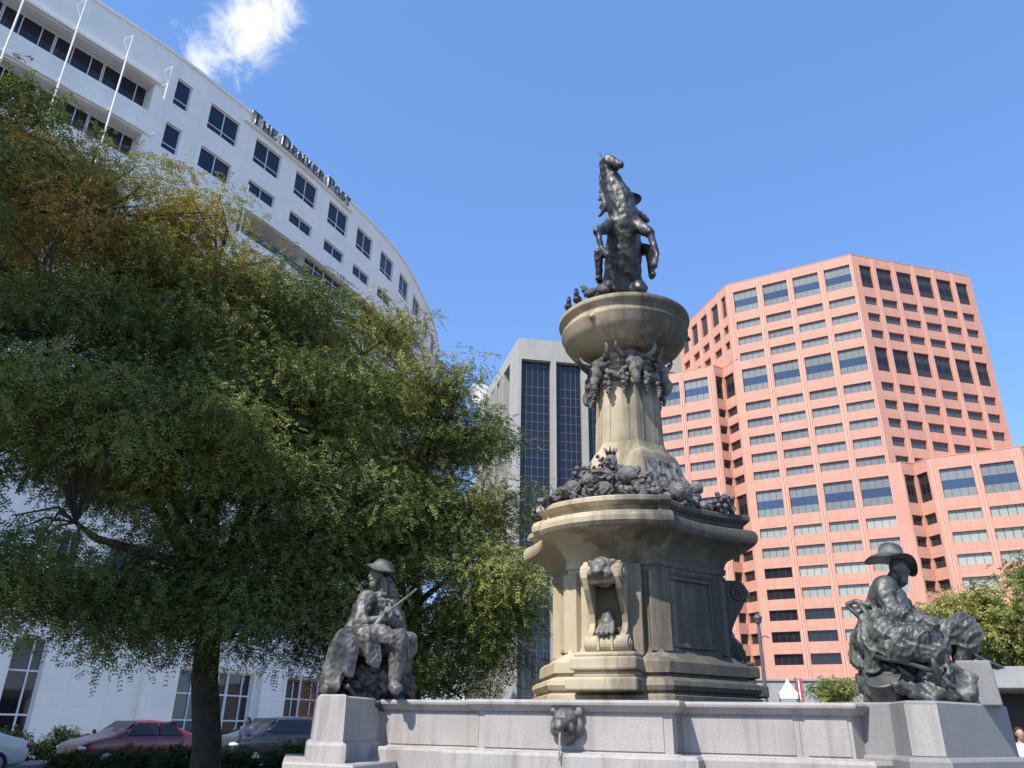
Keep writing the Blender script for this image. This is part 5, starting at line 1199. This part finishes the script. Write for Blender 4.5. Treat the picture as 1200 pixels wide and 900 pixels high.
# ------------------------------------------------------------------ cars
def car(label, loc, az, col, name='parked_car', Ln=4.55, W=1.78, Hh=1.45, kind='sedan', group='cars parked along the kerb'):
    """x runs from the rear bumper to the nose"""
    T = thing(name, label, 'car' if kind == 'sedan' else 'van', loc, R(90-az), group); P = paint('car_paint', col)
    h = Hh
    if kind == 'sedan': st = [(-2.25, .42, .62, .70, .70, .80), (-2.15, .25, .80, .88, .88, .90), (-1.75, .20, .86, .96, .97, .97), (-1.35, .18, .88, .98, 1.05, 1), (-.75, .18, .89, .97, h-.05, 1), (-.1, .18, .89, .95, h, 1), (.45, .18, .89, .94, h-.03, 1), (1.15, .18, .87, .93, .97, 1), (1.75, .20, .80, .86, .87, .97), (2.1, .25, .70, .76, .76, .90), (2.27, .40, .55, .62, .62, .76)]
    else: st = [(-2.25, .45, .9, 1.0, 1.35, .86), (-2.18, .28, .95, 1.06, h-.15, .94), (-1.7, .22, 1.0, 1.08, h, 1), (-.6, .2, 1.0, 1.08, h+.02, 1), (.4, .2, 1.0, 1.07, h, 1), (1.15, .2, .98, 1.05, 1.08, 1), (1.75, .22, .92, .99, 1.0, .97), (2.1, .28, .8, .88, .88, .9), (2.25, .42, .6, .7, .7, .78)]
    k = Ln/4.52; loops = []
    for x, zb, zm, zt, zr, w in st:
        hw = W/2*w; cabin = zr-zt > .2; tw = hw*(.74 if cabin else .93)
        half = [(0, zb), (hw*.85, zb), (hw*.98, zb+.12), (hw, zm-.1), (hw*.97, zt), (tw, zr-.04 if cabin else zr), (tw*.7, zr+.02), (0, zr+.03)]
        loops.append([Vector((x*k, y, z)) for y, z in half]+[Vector((x*k, -y, z)) for y, z in half[-2:0:-1]])
    m = MB(); m.loft(loops); b = m.build('body', P, T, True); sb = b.modifiers.new('subsurf', 'SUBSURF'); sb.levels = 2; sb.render_levels = 2
    # windows: side panes, windscreen, rear screen, each a little proud of the skin
    g = M['dark_glass']
    cab = [s for s in st if s[4]-s[3] > .2]; xr, xf = cab[0][0]*k, cab[-1][0]*k; zt = max(s[3] for s in cab)+.03; zr = h-.09; hw = W/2
    for s in (-1, 1):
        for x0, x1, x2, x3 in ((xr-.32*(kind == 'sedan'), xr+.52, xr+.52, xr+.10), (xr+.58, xf+.42, xf+.05, xr+.58)):
            q = MB(); th = Vector((0, s*.012, .004))
            pts = [Vector((x0, s*hw*.955, zt)), Vector((x1, s*hw*.955, zt)), Vector((x2, s*hw*.775, zr)), Vector((x3, s*hw*.775, zr))]
            q.loft([[p+Vector((0, s*.01, .0)) for p in pts], [p+Vector((0, s*.03, .008)) for p in pts]]); q.build('side_window', g, T)
        q = MB(); q.tube([(1.0*k, s*(hw*.93), zt+.02), (1.0*k, s*(hw+.06), zt+.06)], .02, 6); q.ell((1.0*k, s*(hw+.11), zt+.09), (.06, .10, .07)); q.build('mirror', P, T, True)
        q = MB(); q.ell((2.06*k, s*hw*.70, .64 if kind == 'sedan' else .74), (.17, .19, .085), None, 3); q.build('headlight', M['lamp_glass'], T, True)
        q = MB(); q.ell((-2.14*k, s*hw*.72, .76 if kind == 'sedan' else .95), (.10, .17, .10), None, 3); q.build('tail_light', M['red_lamp'], T, True)
        for x in (-1.36*k, 1.38*k):
            q = MB(); y = s*(hw-.10); q.tube([(x, y-.10, .31), (x, y+.10, .31)], .315, 28); w = bevel(q.build('wheel', M['rubber'], T), .03)
            q = MB(); o = y+s*.10; q.tube([(x, o-s*.02, .31), (x, o+s*.008, .31)], .20, 24)
            q.tube([(x, o+s*.006, .31), (x, o+s*.02, .31)], .05, 12)
            for i in range(5):
                a = i*1.2566; q.box((x+.11*math.cos(a), o+s*.012, .31+.11*math.sin(a)), (.17, .016, .045), Matrix.Rotation(-a, 3, 'Y'))
            q.build('rim', M['alloy'], w)
    for nm, xa, xb in (('windscreen', xf+.62*k if kind == 'sedan' else xf+.62, xf+.06), ('rear_screen', xr-.42*k if kind == 'sedan' else xr-.42, xr-.02)):
        q = MB(); sgn = 1 if nm == 'windscreen' else -1
        pts = [Vector((xa, -hw*.86, zt-.03)), Vector((xa, hw*.86, zt-.03)), Vector((xb, hw*.70, h-.055)), Vector((xb, -hw*.70, h-.055))]
        q.loft([[p+Vector((sgn*.0, 0, .0)) for p in pts], [p+Vector((sgn*.025, 0, .02)) for p in pts]]); q.build(nm, g, T)
    q = MB(); q.box((2.27*k, 0, .36), (.10, W*.72, .12)); q.box((-2.27*k, 0, .42), (.08, W*.74, .12)); bevel(q.build('bumper', M['rubber'], T), .03)
car('dark red parked sedan, nose to the left, in front of the white wall', (-11.9, 27.7, .0), 218, (.20, .012, .022))
car('white parked sedan cut by the left edge of the photo, boot and rear wheel visible', (-15.05, 22.35, 0), 218, (.72, .70, .64))
car('dark grey parked van behind the locust trunk, near the glass doors', (-8.4, 31.0, 0), 218, (.02, .022, .026), Hh=1.62, kind='van', name='parked_van')

# ------------------------------------------------------------------ people
def person(label, loc, rz, shirt, trousers, hair, skin=(.42, .25, .17), pose=0):
    T = thing('person', label, 'person', loc, R(rz)); k = 1.0
    S = plain('skin', skin, .6, var=.05)
    m = MB(); face(m, (0, -.01, 1.52), .088, 0, 0, 0); m.caps((0, .01, 1.44), (0, .02, 1.36), .052, .06, 10)
    m.ell((0, .02, 1.22), (.165, .10, .17)); m.ell((0, .02, 1.02), (.135, .095, .16)); m.ell((0, .02, .90), (.155, .105, .12)); m.ell((0, .02, 1.33), (.17, .08, .06))
    for s in (-1, 1):
        m.caps((s*.185, .02, 1.32), (s*.235, .03, 1.06), .052, .042, 10)
        if pose: m.caps((s*.235, .03, 1.06), (s*.12, -.17, 1.02), .042, .03, 10); hand(m, (s*.12, -.18, 1.02), (-s*.3, -1, .0), (0, 0, -1), .075, .6)
        else: m.caps((s*.235, .03, 1.06), (s*.245, -.04, .82), .042, .03, 10); hand(m, (s*.245, -.045, .81), (0, -.12, -1), (-s, 0, 0), .075, .4)
        fx = s*.10; m.caps((s*.085, .02, .86), (fx, .0, .48), .085, .058, 10); m.caps((fx, .0, .48), (fx, .03, .08), .056, .038, 10); m.caps((fx, .03, .05), (fx+s*.02, -.13, .035), .042, .034, 10)
    link('body', blob(m, .014, 2), T).data.materials.append(S)
    m = MB(); m.ell((0, .02, 1.22), (.19, .125, .18)); m.ell((0, .02, 1.02), (.16, .12, .17)); m.ell((0, .02, .90), (.172, .125, .08)); m.ell((0, .02, 1.33), (.185, .09, .055))
    for s in (-1, 1): m.caps((s*.185, .02, 1.325), (s*.228, .03, 1.10), .07, .06, 10)
    link('shirt', blob(m, .016, 3, wavy(3, .006, 24)), T).data.materials.append(plain('shirt_cloth', shirt, .85, var=.06))
    m = MB(); m.ell((0, .02, .86), (.168, .12, .10))
    for s in (-1, 1): m.caps((s*.085, .02, .84), (s*.10, .0, .48), .098, .074, 10); m.caps((s*.10, .0, .48), (s*.10, .03, .09), .074, .062, 10)
    link('trousers', blob(m, .016, 3, wavy(4, .005, 22)), T).data.materials.append(plain('trouser_cloth', trousers, .85, var=.1))
    m = MB(); m.ell((0, .025, 1.56), (.087, .10, .085)); m.ell((0, .06, 1.50), (.078, .065, .09)); link('hair', blob(m, .014, 2, wavy(9, .006, 60)), T).data.materials.append(plain('hair_dark', hair, .7))
person('person in a pale shirt standing by the dark van', (-7.9, 25.9, -.05), -20, (.26, .26, .30), (.05, .05, .07), (.02, .016, .014), pose=1)
person('person in a pale pink shirt at the right edge of the photo', (9.42, 15.45, 0), -20, (.72, .55, .60), (.06, .06, .09), (.03, .02, .016))

# ------------------------------------------------------------------ street furniture and low structures
def lamp_post():
    T = thing('street_lamp', 'slim dark street lamp post in front of the salmon tower', 'lamp post', (13.45, 42.95, 0))
    m = MB(); m.lathe([(.22, 0), (.22, .25), (.13, .5), (.10, 2.5), (.085, 6.6), (.06, 6.75)], n=16); autosmooth(m.build('pole', M['steel'], T), 30)
    m = MB(); m.lathe([(.02, 7.25), (.10, 7.2), (.22, 7.1), (.24, 7.0), (.20, 6.95), (.16, 6.75), (.05, 6.72)], n=16); autosmooth(m.build('luminaire', M['steel'], T), 30)
    m = MB(); m.tube([(0, 0, 6.0), (.3, 0, 6.1), (.5, 0, 6.0)], .03, 6); m.build('bracket', M['steel'], T)
lamp_post()
def tent():
    T = thing('market_tent', 'small white peaked market tent behind the basin rim', 'tent', (12.92, 37.9, 0), R(-20))
    m = MB(); w = .42
    a = [Vector((x, y, z)) for x, y, z in ((-w, -w, 3.05), (w, -w, 3.05), (w, w, 3.05), (-w, w, 3.05))]
    m.loft([a, [p.lerp(Vector((0, 0, 3.65)), .35)-Vector((0, 0, .05)) for p in a], [p.lerp(Vector((0, 0, 3.65)), .8) for p in a], [Vector((0, 0, 3.66))+p*.01 for p in a]], cap=(False, True))
    for i in range(4): p, q = a[i], a[(i+1) % 4]; m.quad([p, q, q-Vector((0, 0, .22)), p-Vector((0, 0, .22))])
    m.build('canopy', M['white_plain'], T)
    for p in a: m = MB(); m.tube([(p.x*.98, p.y*.98, 0), (p.x*.98, p.y*.98, 3.04)], .025, 6); m.build('leg', M['steel'], T)
tent()
def red_sign():
    T = thing('banner_sign', 'narrow red and white upright banner beside the white tent', 'sign', (13.42, 37.7, 0), R(-20))
    m = MB(); m.tube([(-.2, 0, 0), (-.2, 0, 3.75)], .025, 6); m.build('pole', M['steel'], T)
    m = MB(); m.box((-.03, 0, 3.1), (.27, .03, 1.2)); m.build('panel', plain('banner_red', (.34, .07, .06), .8), T)
    m = MB(); m.box((-.05, -.018, 3.1), (.05, .006, 1.1)); m.build('stripe', M['white_plain'], T)
red_sign()
def podium_wall():
    c = Vector((24.0, 76.4, 0)); d = azv(104); T = thing('podium_wall', 'long grey concrete podium wall at the foot of the salmon tower', 'wall', c, math.atan2(d.y, d.x))
    m = MB(); m.box((14, .5, 2.85), (36, 1, 5.7)); bevel(m.build('wall', M['concrete'], T), .03)
    m = MB(); m.box((14, .5, 5.78), (36.3, 1.3, .15)); m.build('coping', M['concrete'], T)
podium_wall()
def pavilion():
    c = Vector((15.4, 31.2, 0)); T = thing('pavilion', 'low flat roofed concrete pavilion with dark open interior at the right edge', 'building', c, R(-22))
    m = MB(); m.box((6.5, 2.5, 3.42), (13.5, 5.6, .74)); bevel(m.build('roof', M['concrete'], T), .03)
    m = MB(); m.box((6.5, 5.0, 1.52), (13, .3, 3.04)); m.box((.2, 2.5, 1.52), (.3, 4.68, 3.04)); m.build('wall', M['black'], T)
    for x in (.6, 4.6, 8.6, 12.6): m = MB(); m.box((x, .2, 1.52), (.3, .3, 3.04)); bevel(m.build('column', M['concrete'], T), .02)
    m = MB(); m.tube([(1.2, 4.7, 2.75), (3.0, 4.7, 2.75)], .04, 6); m.build('pipe', M['white_plain'], T)
pavilion()

# ------------------------------------------------------------------ ground
m = MB(); n = 64; m.quad([(1500*math.cos(2*math.pi*i/n), 1500*math.sin(2*math.pi*i/n), 0) for i in range(n)]); struct(m.build('ground', M['paving']))
def sheet(name, p0, p1, w, z, mat):
    p0 = Vector((*p0, z)); p1 = Vector((*p1, z)); d = (p1-p0).normalized(); n_ = Vector((d.y, -d.x, 0))*w/2
    m = MB(); m.quad([p0+n_, p1+n_, p1-n_, p0-n_]); return struct(m.build(name, M[mat]))
dS = azv(38); pS = Vector((-11.2, 27.0, 0)); nS = Vector((dS.y, -dS.x, 0))
q = pS+nS*2.2; sheet('road', (q-dS*80)[:2], (q+dS*160)[:2], 9, .004, 'asphalt')
for off in (-.6, 1.7, 4.2): 
    for i in range(-6, 14): 
        a = pS+nS*(off+1.4)+dS*(i*6)
        if off == 1.7: sheet('road_marking', a[:2], (a+dS*2.5)[:2], .12, .008, 'line')
def kerb(c, w, z1, mat, name):
    a = c-dS*80; b = c+dS*160; m = MB(); n_ = nS*w/2
    m.loft([[a+n_, a+n_+Vector((0, 0, z1)), a-n_+Vector((0, 0, z1)), a-n_], [b+n_, b+n_+Vector((0, 0, z1)), b-n_+Vector((0, 0, z1)), b-n_]]); return struct(m.build(name, M[mat]))
kerb(pS-nS*2.4, .16, .13, 'concrete', 'kerb'); kerb(pS-nS*9.0, 13, .128, 'paving', 'pavement'); kerb(pS+nS*6.82, .16, .13, 'concrete', 'kerb')
sheet('lawn', (-14, 4), (-2, 26), 7, .012, 'lawn')
